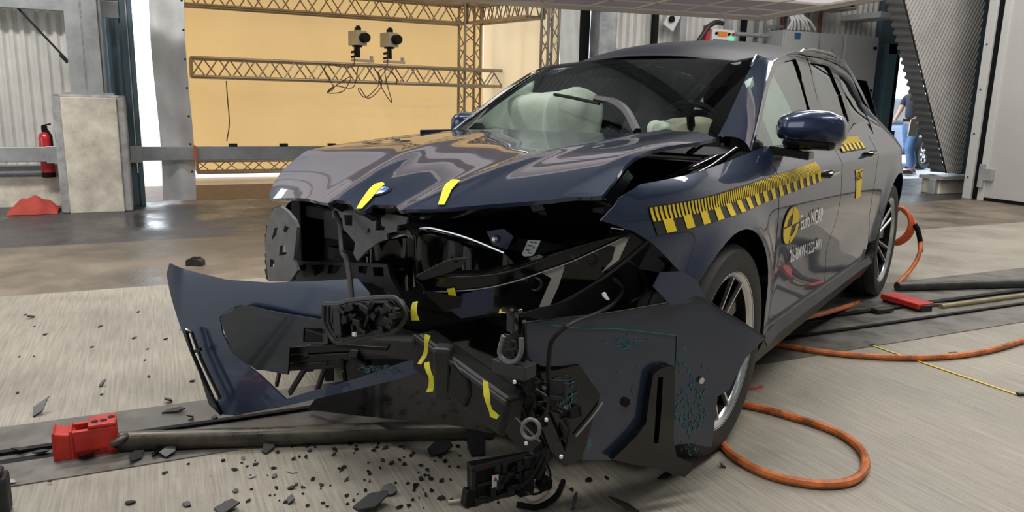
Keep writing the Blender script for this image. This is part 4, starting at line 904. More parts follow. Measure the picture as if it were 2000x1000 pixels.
# --- torn bumper cover, left-hand half (right in the photograph)
Bf = lambda x, z: 1.075+(.15-x)*(.515 if x > .15 else .35)+.05*(.35-z)
SB = Surf(Bf, 1)
hexp = [(1040, 740), (1060, 728), (1132, 713), (1152, 742), (1173, 772), (1160, 815), (1136, 896), (1104, 912), (1075, 880), (1045, 800)]
M['scraped'] = None
def scraped():
    m = mat('scraped_navy_paint', (.020, .030, .055), .30, .25, .8); nt = m.node_tree; L = nt.links.new; b = nt.nodes['Principled BSDF']
    tc = nt.nodes['Texture Coordinate']; nz = nt.nodes.new('ShaderNodeTexNoise'); nz.inputs['Scale'].default_value = 5.0; nz.inputs['Detail'].default_value = 9; nz.inputs['Roughness'].default_value = .75
    mp = nt.nodes.new('ShaderNodeMapping'); mp.inputs['Scale'].default_value = (1.2, 1.2, .6); L(tc.outputs['Object'], mp.inputs[0]); L(mp.outputs[0], nz.inputs[0])
    r = nt.nodes.new('ShaderNodeValToRGB'); L(nz.outputs[0], r.inputs[0]); r.color_ramp.elements[0].position = .64; r.color_ramp.elements[1].position = .67
    r.color_ramp.elements[0].color = (.020, .030, .055, 1); r.color_ramp.elements[1].color = (.01, .13, .18, 1); L(r.outputs[0], b.inputs['Base Color']); return m
M['scraped'] = scraped()
covB = sheet('bumper_cover', [(1024, 630), (1080, 622), (1180, 612), (1240, 603), (1300, 592), (1372, 583), (1400, 600), (1450, 630), (1496, 660), (1476, 678), (1456, 700), (1440, 730), (1424, 762), (1402, 774), (1396, 824), (1390, 874), (1350, 866), (1322, 868), (1300, 890), (1196, 898), (1136, 898), (1160, 815), (1173, 772), (1152, 742), (1132, 713), (1060, 716), (1028, 700), (1020, 660)], SB, M['scraped'], car, step=.035, thick=.006, label='torn navy bumper half hanging in front of the wheel')
SBo = Surf(lambda x, z: Bf(x, z)+.01, 1)
sheet('corner_panel', hexp, SBo, M['gloss'], covB, step=.03, thick=.01)
hline('panel_groove', [(1170, 782), (1150, 810), (1118, 848)], .003, M['grey'], covB, .018, SB)
ac = [(1276, 732), (1290, 720), (1304, 716), (1319, 716), (1318, 760), (1316, 860), (1322, 892), (1354, 905), (1350, 920), (1338, 932), (1290, 918), (1196, 898), (1215, 880), (1245, 850), (1262, 826), (1268, 780)]
sheet('air_curtain_panel', ac, Surf(lambda x, z: Bf(x, z)+.03, 1), M['gloss'], covB, holes=[[(1285, 738), (1295, 736), (1292, 800), (1286, 866), (1277, 866), (1281, 800)]], step=.03, thick=.02)
sheet('air_curtain_slot', [(1280, 730), (1300, 728), (1292, 872), (1272, 872)], Surf(lambda x, z: Bf(x, z)+.005, 1), M['matt'], covB, step=.03)
hc = SB.trace(1220, 785); MB().lathe([(0, 0), (.013, 0), (.013, .002), (0, .002)], 20, Matrix.Translation(SB.pt(*hc)+Vector((.002, .005, 0))) @ Matrix.Rotation(-.45, 4, 'Z')).build('tow_eye_hole', M['matt'], covB)
hc = SB.trace(1367, 742); MB().lathe([(0, 0), (.010, 0), (.010, .003), (0, .004)], 14, Matrix.Translation(SB.pt(*hc)+Vector((.002, .005, 0))) @ Matrix.Rotation(-.45, 4, 'Z')).build('clip', M['silver'], covB)
M['teal'] = mat('teal_paint_transfer', (.012, .12, .15), .5)
hline('scrape_line', [(1030, 628), (1120, 640), (1200, 642), (1260, 648), (1322, 655)], .0014, M['teal'], covB, .002, SB)
hline('scrape_line', [(1322, 655), (1320, 700), (1319, 715)], .0016, M['teal'], covB, .002, SB)
hline('cover_top_lip', [(1024, 630), (1180, 612), (1300, 592), (1372, 583), (1400, 600), (1450, 630), (1496, 660)], .002, M['dgrey'], covB, .003, SB)
def smear(cx_, cy_, w_, h_, n_, ang_, par, off_, Sx=SB, seed=1):
    rn = random.Random(seed); b = MB()
    for i in range(n_):
        x = rn.gauss(cx_, w_/2.2); y = rn.gauss(cy_, h_/2.2); L_ = rn.uniform(1.5, 9); a = ang_+rn.gauss(0, .35); t = rn.uniform(.5, 1.6)
        c, s_ = math.cos(a), math.sin(a); q = [(x-c*L_, y-s_*L_), (x+s_*t, y-c*t), (x+c*L_, y+s_*L_), (x-s_*t, y+c*t)]
        b.add([Sx.pt(*Sx.trace(*p), off_) for p in q], [(0, 1, 2, 3)])
    o = b.build('paint_transfer', M['teal'], par, fixn=False); o['kind'] = 'stuff'; return o
smear(1222, 668, 40, 18, 46, .3, covB, .0025, seed=2); smear(1345, 800, 40, 90, 110, 1.5, covB, .0025, seed=3); smear(1075, 745, 55, 16, 60, -.15, covB, .014, SB, 4); smear(1096, 768, 22, 30, 50, -1.0, covB, .014, SB, 5); smear(1245, 745, 60, 60, 10, 1.0, covB, .0025, seed=8)
smear(740, 722, 70, 10, 40, -.35, covA, .004, SA, 6)
# hanging brackets, leads and connectors between the two halves
lead = M['black']
for i, (pts, X_, r_) in enumerate(([[(1000, 605), (1001, 640), (1018, 690), (1030, 730), (1046, 790), (1038, 830), (1060, 850), (1066, 880), (1040, 930), (1010, 955)], 1.02, .005],
     [[(1108, 635), (1080, 662), (1073, 690), (1071, 740), (1078, 790), (1092, 800), (1110, 830)], .95, .006], [[(1008, 640), (1012, 680), (1008, 740), (1018, 780), (1030, 820)], 1.0, .004],
     [[(1024, 628), (1028, 700), (1050, 770), (1040, 800), (1034, 830)], .98, .006], [[(1080, 800), (1100, 810), (1112, 840), (1104, 880)], 1.0, .005], [[(1070, 860), (1066, 900), (1050, 935)], 1.02, .006],
     [[(1044, 760), (1070, 780), (1064, 810), (1046, 816), (1040, 800)], 1.03, .005])):
    MB().tube(spline([cX(x, y, X_-.001*(y-600)*.9) for x, y in pts], 6), r_, 6).build('torn_lead', lead, car, smooth=True)
hcup = MB().tube(spline([cX(x, y, .96) for x, y in ((984, 656), (976, 690), (990, 706), (1008, 704), (1018, 686), (1018, 660))], 5), .007, 6).build('horn_bracket', M['grey'], car, smooth=True)
hg = MB()
for x, y in ((990, 676), (1003, 674), (1014, 680), (996, 690), (1008, 690), (990, 662), (1003, 660)):
    c = cX(x, y, .955); hg.tube([c+Vector((0, .012*math.cos(a), .012*math.sin(a))) for a in [math.pi/3*k for k in range(7)]], .0025, 5)
hg.build('honeycomb_ribs', M['dgrey'], hcup)
sheet('horn_plate', [(984, 655), (1020, 655), (1020, 702), (1000, 708), (980, 696)], BX(.93, 0), M['black'], car, step=.02)
MB().box(cX(1004, 718, .94), (.05, .10, .035)).build('ribbed_block', M['dgrey'], car, bevel=.003)
MB().box(cX(1001, 625, 1.0), (.02, .022, .055)).box(cX(1000, 606, 1.0), (.02, .05, .012)).build('latch_lever', M['gloss'], car, bevel=.003)
rnd = random.Random(9)
for i in range(34):
    x, y = rnd.gauss(1060, 26), rnd.uniform(745, 895); X_ = .80+rnd.uniform(-.03, .06)-.0007*(y-740)
    c = cX(x, y, X_); a, b, d = rnd.uniform(.015, .05), rnd.uniform(.015, .055), rnd.uniform(.015, .06); R3 = Matrix.Rotation(rnd.uniform(-1, 1), 3, 'X') @ Matrix.Rotation(rnd.uniform(-1, 1), 3, 'Z')
    q = MB().box(c, (a*.35, b, d), R3).box(c+R3 @ Vector((a*.3, b*.4, 0)), (a, b*.2, d*.9), R3).box(c+R3 @ Vector((a*.3, 0, -d*.4)), (a*.8, b*.9, d*.2), R3)
    q.build('broken_bracket', M['black'] if i % 3 else M['dgrey'], car, bevel=.002)
sp_ = MB().prism([cX(x, y, .96) for x, y in ((992, 838), (1010, 812), (1060, 862), (1038, 880), (1000, 852))], (.012, 0, 0)).build('mounting_plate', M['black'], car, bevel=.003)
q = [cX(1037+17*math.cos(a), 838+19*math.sin(a), .985) for a in [2*math.pi*k/20 for k in range(21)]]
MB().tube(q, .005, 6).build('plate_ring', M['grey'], sp_, smooth=True)
for i, (x, y) in enumerate(((1028, 866), (1067, 820), (1005, 746), (1096, 892))): MB().box(cX(x, y, .99), (.006, .007, .008)).build('white_connector', M['white'], car, bevel=.001)
# low centre panel, then a black sheet standing in for deep shade on the floor
sheet('centre_panel', [(830, 640), (960, 618), (1020, 640), (1022, 720), (1040, 780), (1000, 800), (960, 745), (880, 690)], BX(.72, .05), M['gloss'], car, step=.03, thick=.01)
sheet('lower_valance', [(615, 780), (690, 762), (780, 740), (832, 722), (870, 752), (924, 790), (980, 826), (1000, 850), (960, 846), (880, 830), (800, 822), (700, 812), (600, 800)], BX(.64, .0), M['gloss'], car, step=.04, thick=.008)
# ================================================================== RIGHT-HAND BACKGROUND
# corrugated diagonal duct / stair stringer in front of the sectional door
def corr_quad(name, a, b, c, d, n, amp, m, parent=None, along=True):
    """a-b edge to d-c edge, waves run across from a to d"""
    a, b, c, d = map(Vector, (a, b, c, d)); nv = n*8; N = (b-a).cross(d-a).normalized()
    def f(u, v):
        return a.lerp(b, u).lerp(d.lerp(c, u), v)+N*amp*max(-1, min(1, 1.4*math.sin(2*math.pi*n*v)))
    return MB().grid(f, 2, nv).build(name, m, parent, smooth=30, thick=.003)
M['ductA'] = mat('grey_folded_cladding', (.30, .305, .31), .5, .3)
M['ductB'] = mat('weathered_grey_cladding', (.26, .25, .235), .6, .2, noise=1, nscale=2, nmix=.2)
e0, e1 = onY(1848, 338, 7.25), onY(1726, -160, 7.25)          # edge shared by both faces
l0, l1 = onY(1816, 335, 7.75), onY(1690, -160, 7.75)
r0, r1 = onY(1876, 338, 7.45), onY(1946, -160, 7.45)
duct = empty('cladding_strut', (e0.x, e0.y, 0), 0, 'slanting grey corrugated cladding support beside the white sectional door', 'cladding')
Ld = Matrix.Translation((-e0.x, -e0.y, 0))
def rel(o, root): o.parent = root; o.matrix_parent_inverse = Matrix.Translation(-Vector(root.location)); return o
rel(corr_quad('front_face', e0, l0, l1, e1, 34, .016, M['ductA']), duct)
# side face: diagonal waves
def sideface():
    n = 26; nu, nv = 150, 420; N = (r0-e0).cross(e1-e0).normalized(); N = N if N.y < 0 else -N
    def f(u, v):
        p = e0.lerp(r0, u).lerp(e1.lerp(r1, u), v); s_ = (p.x-e0.x)*.80+(p.z)*1.0
        return p+N*.016*max(-1, min(1, 1.4*math.sin(2*math.pi*((p.z)*.72-(p.x-e0.x)*1.1)/.085)))
    return MB().grid(f, nu, nv).build('side_face', M['ductB'], None, smooth=30)
rel(sideface(), duct)
rel(MB().tube([e0, e1], .012, 6).build('corner_bead', M['dgrey'], None, smooth=True), duct)
rel(MB().bb((e0.x-.10, 7.22, .22), (r0.x+.02, 7.6, .27)).build('shoe_plate', M['steel'], None), duct)
tag(MB().bb((e0.x-.03, 7.3, 0), (r0.x+.03, 7.6, .22)).build('concrete_footing', M['conc'], bevel=.015), 'small concrete footing under the slanting corrugated cladding', 'concrete footing')
tag(MB().bb((e0.x-.12, 7.32, 0), (e0.x-.04, 7.42, .22)).build('steel_footing', M['steel'], bevel=.01), 'grey steel stub beside the concrete footing of the cladding', 'steel stub')
# sectional door and its frame
dp = MB().bb((10.33, -9, .04), (10.38, 6.6, 4.2)); dp = struct(dp.build('door_1', M['doorpanel']))
struct(MB().bb((10.30, 6.78, 0), (10.42, 6.90, 4.4)).bb((10.31, 6.60, 0), (10.36, 6.69, 4.4)).build('trim_13', mat('door_frame_grey', (.62, .62, .60), .45), bevel=.004))
struct(MB().bb((10.34, 6.68, 0), (10.40, 6.80, 4.4)).bb((10.315, -9, .0), (10.40, 6.6, .045)).build('trim_14', M['matt']))
hb = MB().bb((10.27, 6.50, .28), (10.33, 6.66, .44)).bb((10.25, 6.62, .18), (10.31, 6.68, .5)).build('door_handle', M['steel'], dp, bevel=.005)
bo = MB()
for z in (.3, .9, 1.5, 2.1): bo.lathe([(0, 0), (.012, 0), (.012, .008), (0, .008)], 8, Matrix.Translation((10.30, 6.85, z)) @ Matrix.Rotation(math.pi/2, 4, 'Z'))
bo.build('door_bolt', M['dgrey'], dp)
struct(MB().bb((10.33, 6.9, 0), (10.40, 9.4, 6)).build('wall_right', M['ductB'])) if False else None
# white sheets, dark gap and pillar right of the tent
tag(MB().grid(lambda u, v: (lerp(5.02, 5.33, u), 9.24+.02*math.sin(u*8+v*9), lerp(.03, 3.2, v)), 14, 40).build('white_curtain', mat('white_tarpaulin', (.72, .72, .70), .5, noise=1, nscale=3, nmix=.1, bump=.6, bscale=4), smooth=True, thick=.004), 'white tarpaulin curtain hanging right of the tent behind the car roof', 'curtain')
struct(MB().bb((5.33, 9.3, 0), (5.52, 9.4, 5)).build('trim_15', M['matt']))
tag(MB().bb((5.52, 9.05, 0), (5.80, 9.3, 5)).build('steel_column', mat('galvanised_column', (.40, .42, .44), .5, .4, noise=1, nscale=6, nmix=.3), bevel=.01), 'grey galvanised column behind the car roof beside the dark gap', 'column')
tag(MB().bb((5.8, 9.22, 1.80), (10.6, 9.30, 1.96)).build('wall_girt', M['steel'], bevel=.006), 'horizontal steel girt on the corrugated wall behind the car roof', 'steel beam')
struct(MB().bb((6.55, 9.25, 0), (6.62, 9.33, 6)).build('trim_16', M['matt'])); struct(MB().bb((6.95, 9.18, 0), (7.06, 9.3, 6)).bb((7.85, 9.2, 0), (7.93, 9.3, 6)).build('trim_17', M['steel']))
p = onY(1452, 60, 9.2); struct(MB().bb((p.x+.05, 9.25, 0), (p.x+.11, 9.33, 6)).build('trim_18', M['matt']))
p = onY(1315, 42, 9.15); tag(MB().box((p.x, 9.2, p.z+.02), (.20, .06, .26), Matrix.Rotation(.5, 3, 'Y')).build('wall_fitting', M['white'], bevel=.01), 'small white fitting with a black knob on the far corrugated wall', 'fitting')
kn = MB().lathe([(0, 0), (.045, 0), (.045, -.03), (0, -.03)], 16, Matrix.Translation((p.x-.03, 9.16, p.z+.03))).build('socket', M['matt'], bpy.data.objects['wall_fitting'])
# light bank above
M['bank'] = mat('light_bank_housing', (.78, .74, .70), .5)
M['lamp'] = mat('lamp_diffuser_glow', (.85, .80, .85), .5, emit=.55)
a = onF(800, 0, 2.2); b_ = onF(1484, 41, 2.2); d = (b_-a).normalized(); nrm = Vector((d.y, -d.x, 0)); nrm = nrm if nrm.y < 0 else -nrm
ang = math.atan2(d.y, d.x)
A0 = a-d*3.0; L = (b_-A0).length
bank = empty('light_bank', (A0+d*L/2+nrm*1.2)+Vector((0, 0, .0)), ang, 'large overhead panel light bank with a wide beige rim, top of the picture', 'light fixture')
k = MB().bb((-L/2, .88, 0), (L/2, 1.2, .035)).bb((-L/2, -1.2, 0), (L/2, -.95, .035)).bb((L/2-.22, -.95, 0), (L/2, .88, .035)).bb((-L/2, -.95, 0), (-L/2+.3, .88, .035))
k.bb((-L/2, 1.17, .0), (L/2, 1.2, .20)).bb((L/2-.03, -1.2, 0), (L/2, 1.2, .20)).bb((-L/2, -1.2, .2), (L/2, 1.2, .24)); k.build('housing', M['bank'], bank, bevel=.006)
MB().bb((L/2, .85, .08), (L/2+.22, 1.18, .12)).build('side_flange', M['bank'], bank, bevel=.004)
MB().bb((-L/2+.3, -.95, .020), (L/2-.22, .88, .03)).build('diffuser', M['lamp'], bank)
lv = MB()
nx = int((L-.5)/.035)
x = L/2-.24; i = 0
while x > -L/2+1.6:
    lv.bb((x-.004, -.2, .014), (x+.004, .88, .020)); x -= .03
y = .87
while y > -.2: lv.bb((-L/2+1.6, y-.004, .014), (L/2-.22, y+.004, .020)); y -= .03
lv.build('louvre_grid', mat('louvre_grey', (.45, .40, .43), .4), bank)
fr2 = MB()
for k_ in range(7): fr2.bb((L/2-.245-k_*.52, -.95, .0), (L/2-.21-k_*.52, .88, .02))
for y in (.86, .3, -.3): fr2.bb((-L/2+.3, y, 0), (L/2-.22, y+.03, .02))
fr2.build('louvre_frame', M['bank'], bank)
# cabinets
M['cab'] = mat('light_grey_cabinet', (.47, .48, .485), .45, noise=1, nscale=2, nmix=.05)
def cabinet(name, pxl, pxr, pyt, Y, label, depth=.4, z0=0, doors=1, cat='cabinet'):
    L_, R2_ = onY(pxl, pyt, Y), onY(pxr, pyt, Y); h = L_.z; w_ = R2_.x-L_.x
    e = empty(name, ((L_.x+R2_.x)/2, Y+depth/2, z0), 0, label, cat)
    MB().bb((-w_/2, -depth/2+.02, 0), (w_/2, depth/2-.02, h-z0)).build('body', M['cab'], e, bevel=.008)
    for i in range(doors):
        x0 = -w_/2+w_*i/doors+.012; x1 = -w_/2+w_*(i+1)/doors-.012
        dd = MB().bb((x0, -depth/2, .02), (x1, -depth/2+.02, h-z0-.02)).build('door', M['cab'], e, bevel=.004)
    return e, w_, h-z0
c1, w1, h1 = cabinet('electrical_cabinet', 1533, 1603, 58, 8.85, 'grey electrical cabinet with cables entering its top, leftmost behind the car roof')
MB().bb((-.16, -.212, h1-.12), (-.05, -.205, h1-.03)).build('label_plate', mat('blue_label', (.03, .12, .25), .5), c1)
c2, w2, h2 = cabinet('electrical_cabinet', 1606, 1650, 64, 8.9, 'grey electrical cabinet with a red sticker, middle of the three', .35)
MB().bb((-.06, -.183, h2-.52), (.05, -.176, h2-.30)).build('red_sticker', mat('red_label', (.7, .02, .04), .5), c2); MB().bb((-.04, -.184, h2-.28), (.03, -.177, h2-.22)).build('small_sticker', M['steel'], c2)
c3, w3, h3 = cabinet('electrical_cabinet', 1653, 1719, 67, 8.9, 'tall grey electrical cabinet beside the outside doorway, rightmost of the three', .35)
MB().tube([(w3/2-.12, -.19, h3-1.05), (w3/2-.12, -.19, h3-1.35)], .02, 8).box((w3/2-.12, -.18, h3-1.2), (.05, .03, .2)).build('handle', M['dgrey'], c3)
for z in (.18, .85): MB().tube([(w3/2-.10, -.18, h3-z), (w3/2-.10, -.21, h3-z)], .025, 10).build('lock', M['matt'], c3)
sb, w4, h4 = cabinet('wall_cabinet', 1578, 1680, -25, 8.7, 'white wall cabinet with a dark window, hanging above the electrical cabinets', .5, onY(1600, 12, 8.7).z)
MB().bb((.0, -.255, .04), (w4/2-.08, -.25, h4)).build('display_window', M['dgrey'], sb)
p = onY(1733, 30, 8.7); tag(MB().box((p.x, 9.03, p.z), (.42, .76, .09)).build('white_box', M['white'], bevel=.006), 'flat white box on the wall above the doorway next to the cladding', 'box')
# cables into the cabinet top, pipes, ladder
for i, (x, s_) in enumerate(((1543, 1545), (1547, 1552), (1552, 1560), (1558, 1568), (1563, 1580), (1566, 1592), (1549, 1538), (1555, 1575))):
    cable('cabinet_cable', [onY(x, -30, 8.9), onY(x, 25, 8.9), onY((x+s_)/2+3, 42, 8.85), onY(s_, 58, 8.88)], .018, M['white'], 'thin white cables dropping into the leftmost electrical cabinet', 'cable', group='cables entering the electrical cabinet')
M['redp'] = mat('dark_red_pipe', (.22, .06, .05), .5)
pr = [('vertical_pipe', 1527, .035, M['redp'], 'dark red vertical pipe on the wall left of the cabinets'), ('vertical_pipe', 1538, .035, M['steel'], 'silver vertical pipe beside the dark red one, left of the cabinets'), ('vertical_pipe', 1574, .03, M['steel'], 'silver vertical pipe above the leftmost electrical cabinet'), ('vertical_pipe', 1600, .03, mat('rust_red_conduit', (.30, .10, .07), .5), 'rust red conduit above the middle electrical cabinet')]
for n_, x, r_, m_, lab in pr:
    p, q = onY(x, 62, 9.3), onY(x-2, -40, 9.3); tag(MB().tube([(p.x, 9.3, .1 if x < 1570 else p.z-.05), (p.x, 9.3, q.z+.5)], r_, 10).build(n_, m_, smooth=True), lab, 'pipe')
lad = MB()
for x in (1495, 1521): p = onY(x, 40, 9.3); lad.beam((p.x, 9.3, 1.2), (p.x, 9.3, 4.5), .05, .03, (1, 0, 0))
for y in (12, 52): p, q = onY(1495, y, 9.28), onY(1530, y, 9.28); lad.beam(p, q, .03, .05)
tag(lad.build('cable_ladder', M['steel'], bevel=.004), 'upright steel cable ladder between the corrugated wall and red pipe', 'cable ladder')
wp_ = onY(1478, 30, 9.2); tag(MB().bb((wp_.x-.02, 9.1, 0), (wp_.x+.06, 9.22, 5)).build('steel_column', M['steel'], bevel=.006), 'slim steel column at the right end of the light bank', 'column')
# control box
p0, p1 = onY(1392, 56, 8.9), onY(1434, 80, 8.9)
cbx = empty('control_box', ((p0.x+p1.x)/2, 9.0, p1.z-.15), 0, 'white control box with an orange strip and glowing green button', 'control box'); wv = p1.x-p0.x; hv = p0.z-p1.z+.15
MB().bb((-wv/2, -.1, 0), (wv/2, .1, hv)).build('housing', M['white'], cbx, bevel=.01); MB().bb((-wv/4, .1, .05), (wv/4, .3, hv-.05)).build('wall_bracket', M['steel'], cbx); MB().bb((-.03, .22, -p1.z+.15), (.03, .28, .05)).build('post', M['steel'], cbx)
MB().bb((-wv*.25, -.108, hv-.10), (wv*.15, -.10, hv-.03)).build('orange_panel', mat('orange_panel', (.8, .25, .02), .5), cbx)
MB().bb((-wv/2+.02, -.106, .05), (wv*.22, -.10, hv-.14)).build('display_panel', mat('slate_panel', (.12, .14, .18), .5), cbx)
MB().tube([(wv*.36, -.10, .17), (wv*.36, -.12, .17)], .035, 14).build('green_button', mat('green_button', (.05, .8, .35), .4, emit=.8), cbx)
for x_, mm in ((-.33, M['matt']), (.24, M['matt']), (.42, M['redp'])): MB().tube([(wv*x_, -.10, hv-.06), (wv*x_, -.115, hv-.06)], .022, 12).build('knob', mm, cbx)
cable('supply_hose', [onY(1362, 84, 8.9), onY(1374, 66, 8.9), onY(1384, 52, 8.9), onY(1398, 44, 8.9), onY(1412, 46, 8.9)], .035, M['dgrey'], 'dark curved supply hose left of the control box', 'hose')
p = onY(1379, 78, 8.95); tag(MB().tube([(p.x, 8.95, p.z-.2), (p.x, 8.95, p.z+.12)], .045, 12).beam((p.x, 8.95, p.z-.1), (p.x, 9.40, p.z-.1), .03, .03).tube([(p.x, 8.95, p.z+.12), (p.x, 8.95, p.z+.20)], .05, 12).build('red_plug', mat('red_plug', (.55, .03, .03), .4), smooth=True), 'red industrial plug standing left of the control box', 'plug')
cable('wall_conduit', [onY(1436, 66, 9.1), onY(1470, 68, 9.1), onY(1500, 70, 9.1)], .03, M['steel'], 'horizontal conduit running right from the control box', 'pipe')
# doorway to the outside
struct(MB().bb((11.30, 9.2, 0), (11.52, 9.30, 2.3)).bb((11.30, 9.2, 2.12), (13.7, 9.30, 2.3)).build('trim_19', mat('blue_frame', (.16, .30, .36), .45, .2), bevel=.01))
struct(MB().bb((11.52, 9.2, 0), (11.60, 9.30, 2.12)).build('trim_20', M['matt']))
# person outside
M['shirt'] = mat('navy_tshirt', (.025, .032, .05), .85); M['jeans'] = mat('blue_jeans', (.12, .22, .42), .85, noise=1, nscale=10, nmix=.2); M['skin'] = mat('skin', (.62, .36, .28), .55)
M['shoe'] = mat('dark_shoes', (.05, .05, .06), .6); M['sole'] = mat('white_sole', (.8, .8, .8), .5)
PX = 12.97; PY = 9.85; person = empty('person', (PX, PY, 0), math.radians(-5), 'person in dark T-shirt and jeans walking outside the doorway, holding a beige board', 'person')
def skin(name, verts, edges, m, parent, sub=2, root=0):
    me = bpy.data.meshes.new(name); me.from_pydata([v[:3] for v in verts], edges, []); o = link(bpy.data.objects.new(name, me)); me.materials.append(m); o.parent = parent
    md = o.modifiers.new('skin', 'SKIN'); md.use_smooth_shade = True
    for i, v in enumerate(verts):
        sv = me.skin_vertices[0].data[i]; r_ = v[3]; sv.radius = r_ if isinstance(r_, tuple) else (r_, r_); sv.use_root = (i == root)
    s_ = o.modifiers.new('s', 'SUBSURF'); s_.levels = s_.render_levels = sub; return o
# walking to the picture's left (local -x is forward)
skin('body', [(0, 0, .98, .13), (0, 0, 1.15, .12), (.0, 0, 1.32, .14), (0, 0, 1.45, .10), (-.01, 0, 1.54, .055), (-.03, 0, 1.62, .075), (-.035, 0, 1.70, .095), (-.03, 0, 1.78, .08),
    (0, -.20, 1.43, .06), (.05, -.25, 1.17, .045), (-.12, -.25, 1.02, .033), (-.17, -.25, .98, .03), (0, .20, 1.43, .06), (-.08, .25, 1.18, .045), (-.22, .2, 1.04, .033), (-.27, .18, 1.0, .03),
    (0, -.10, .92, .10), (-.12, -.10, .52, .07), (.0, -.10, .12, .045), (-.14, -.10, .05, .03), (0, .10, .92, .10), (.10, .10, .50, .07), (.28, .10, .16, .045), (.17, .10, .05, .03)],
    [(0, 1), (1, 2), (2, 3), (3, 4), (4, 5), (5, 6), (6, 7), (3, 8), (8, 9), (9, 10), (10, 11), (3, 12), (12, 13), (13, 14), (14, 15), (0, 16), (16, 17), (17, 18), (18, 19), (0, 20), (20, 21), (21, 22), (22, 23)], M['skin'], person)
skin('jeans', [(0, 0, 1.0, .155), (0, 0, .92, .15), (0, -.10, .86, .115), (-.12, -.10, .52, .088), (.0, -.10, .12, .07), (0, .10, .86, .115), (.10, .10, .50, .088), (.27, .10, .17, .07)], [(0, 1), (1, 2), (2, 3), (3, 4), (1, 5), (5, 6), (6, 7)], M['jeans'], person)
skin('t_shirt', [(0, 0, 1.0, .16), (0, 0, 1.18, .15), (0, 0, 1.34, .165), (0, 0, 1.47, .10), (0, -.20, 1.43, .085), (.03, -.245, 1.26, .07), (0, .20, 1.43, .085), (-.04, .245, 1.27, .07)], [(0, 1), (1, 2), (2, 3), (3, 4), (4, 5), (3, 6), (6, 7)], M['shirt'], person)
MB().lathe([(.165, 0), (.168, -.05), (.15, -.05)], 24, Matrix.Translation((0, 0, 1.0)) @ Matrix.Rotation(math.pi/2, 4, 'X') @ Matrix.Scale(-1, 4, (0, 1, 0))).build('belt', M['matt'], person, smooth=True)
def shoe(x, y, z, rz): 
    s_ = blobw('shoe', (x, y, z+.055), (.15, .052, .05), M['shoe'], person, rz); MB().box((x, y, z+.015), (.29, .10, .03), Matrix.Rotation(rz, 3, 'Y')).build('sole', M['sole'], s_, bevel=.01)
def blobw(name, c, r, m, parent, ry=0):
    def f(u, v):
        a = 2*math.pi*u; t = math.pi*v; return Vector(c)+Matrix.Rotation(ry, 3, 'Y') @ Vector((r[0]*math.cos(a)*math.sin(t), r[1]*math.sin(a)*math.sin(t), -r[2]*math.cos(t)))
    return MB().grid(f, 20, 12).build(name, m, parent, smooth=60)
shoe(-.09, -.10, 0, 0); shoe(.20, .10, .03, .35)
blobw('hair', (-.01, 0, 1.735), (.105, .088, .085), mat('greying_hair', (.22, .19, .17), .8), person)
for sx in (-.11, -.115):
    pass
blobw('nose', (-.135, 0, 1.675), (.018, .012, .022), M['skin'], person)
blobw('ear', (-.02, -.09, 1.68), (.02, .01, .03), M['skin'], person)
for y in (-.03, .03): blobw('eye', (-.122, y, 1.70), (.008, .012, .007), M['matt'], person)
blobw('mouth', (-.118, 0, 1.635), (.01, .025, .005), M['redp'], person)
for y0, hy in ((-.25, .98), (.18, 1.0)):
    hx = -.17 if y0 < 0 else -.27
    for k in range(4): 
        q = [(hx, y0-.024+.016*k, hy), (hx-.045, y0-.026+.017*k, hy-.01), (hx-.07+.004*abs(k-1.5), y0-.026+.017*k, hy-.035), (hx-.062, y0-.026+.017*k, hy-.055)]
        MB().tube(q, [.0085, .008, .0075, .006], 8).build('finger', M['skin'], person, smooth=True)
    MB().tube([(hx+.01, y0-.03, hy+.01), (hx-.02, y0-.045, hy-.0), (hx-.05, y0-.045, hy-.02)], [.01, .009, .007], 8).build('thumb', M['skin'], person, smooth=True)
pb_ = onY(1758, 263, 9.65); tag(MB().box((PX-.27, PY-.24, .88), (.24, .02, .30), Matrix.Rotation(.12, 3, 'Y')).build('beige_board', mat('beige_card', (.62, .60, .48), .6), bevel=.003), 'beige board carried by the person in the doorway', 'board')
# car parked outside
pc_ = onY(1782, 305, 10.9); fw_ = empty('parked_car', (pc_.x, 11.7, 0), math.radians(8), 'blue parked car seen through the doorway, only its wheel showing', 'car')
bc = mat('light_blue_car_paint', (.05, .16, .36), .3, .3, .8)
MB().prism([(-2.2, -.85, .30), (2.2, -.85, .30), (2.25, -.85, .7), (1.7, -.8, .95), (1.0, -.75, 1.0), (.4, -.7, 1.45), (-1.2, -.7, 1.45), (-1.9, -.75, 1.0), (-2.25, -.85, .85)], (0, 1.6, 0)).build('bodywork', bc, fw_, bevel=.05)
MB().prism([(.85, -.87, 1.0), (.35, -.85, 1.38), (-1.1, -.85, 1.38), (-1.6, -.87, 1.0)], (0, .02, 0)).build('side_glass', M['pglass'], fw_)
for wx in (0.0, -2.0+.0, ):
    Mt = Matrix.Translation((wx if wx == 0 else -1.6, -.92, .33)) @ Matrix.Scale(-1, 4, (0, 1, 0))
    wt = MB().lathe([(.2, .05), (.23, .1), (.31, .1), (.33, .07), (.33, -.07), (.3, -.1), (.2, -.1)], 40, Mt).build('wheel', M['rubber'], fw_, smooth=35)
    MB().lathe([(.0, .06), (.05, .07), (.06, .05), (.2, .05), (.23, .10), (.235, .09)], 40, Mt).build('wheel_trim', M['silver'], wt, smooth=35)
    sl = MB()
    for k in range(7):
        a_ = 2*math.pi*k/7+.2; sl.box(Mt @ Vector((.14*math.cos(a_), .056, .14*math.sin(a_))), (.09, .02, .045), Matrix.Rotation(-a_, 3, 'Y'))
    sl.build('wheel_slots', M['dgrey'], wt)
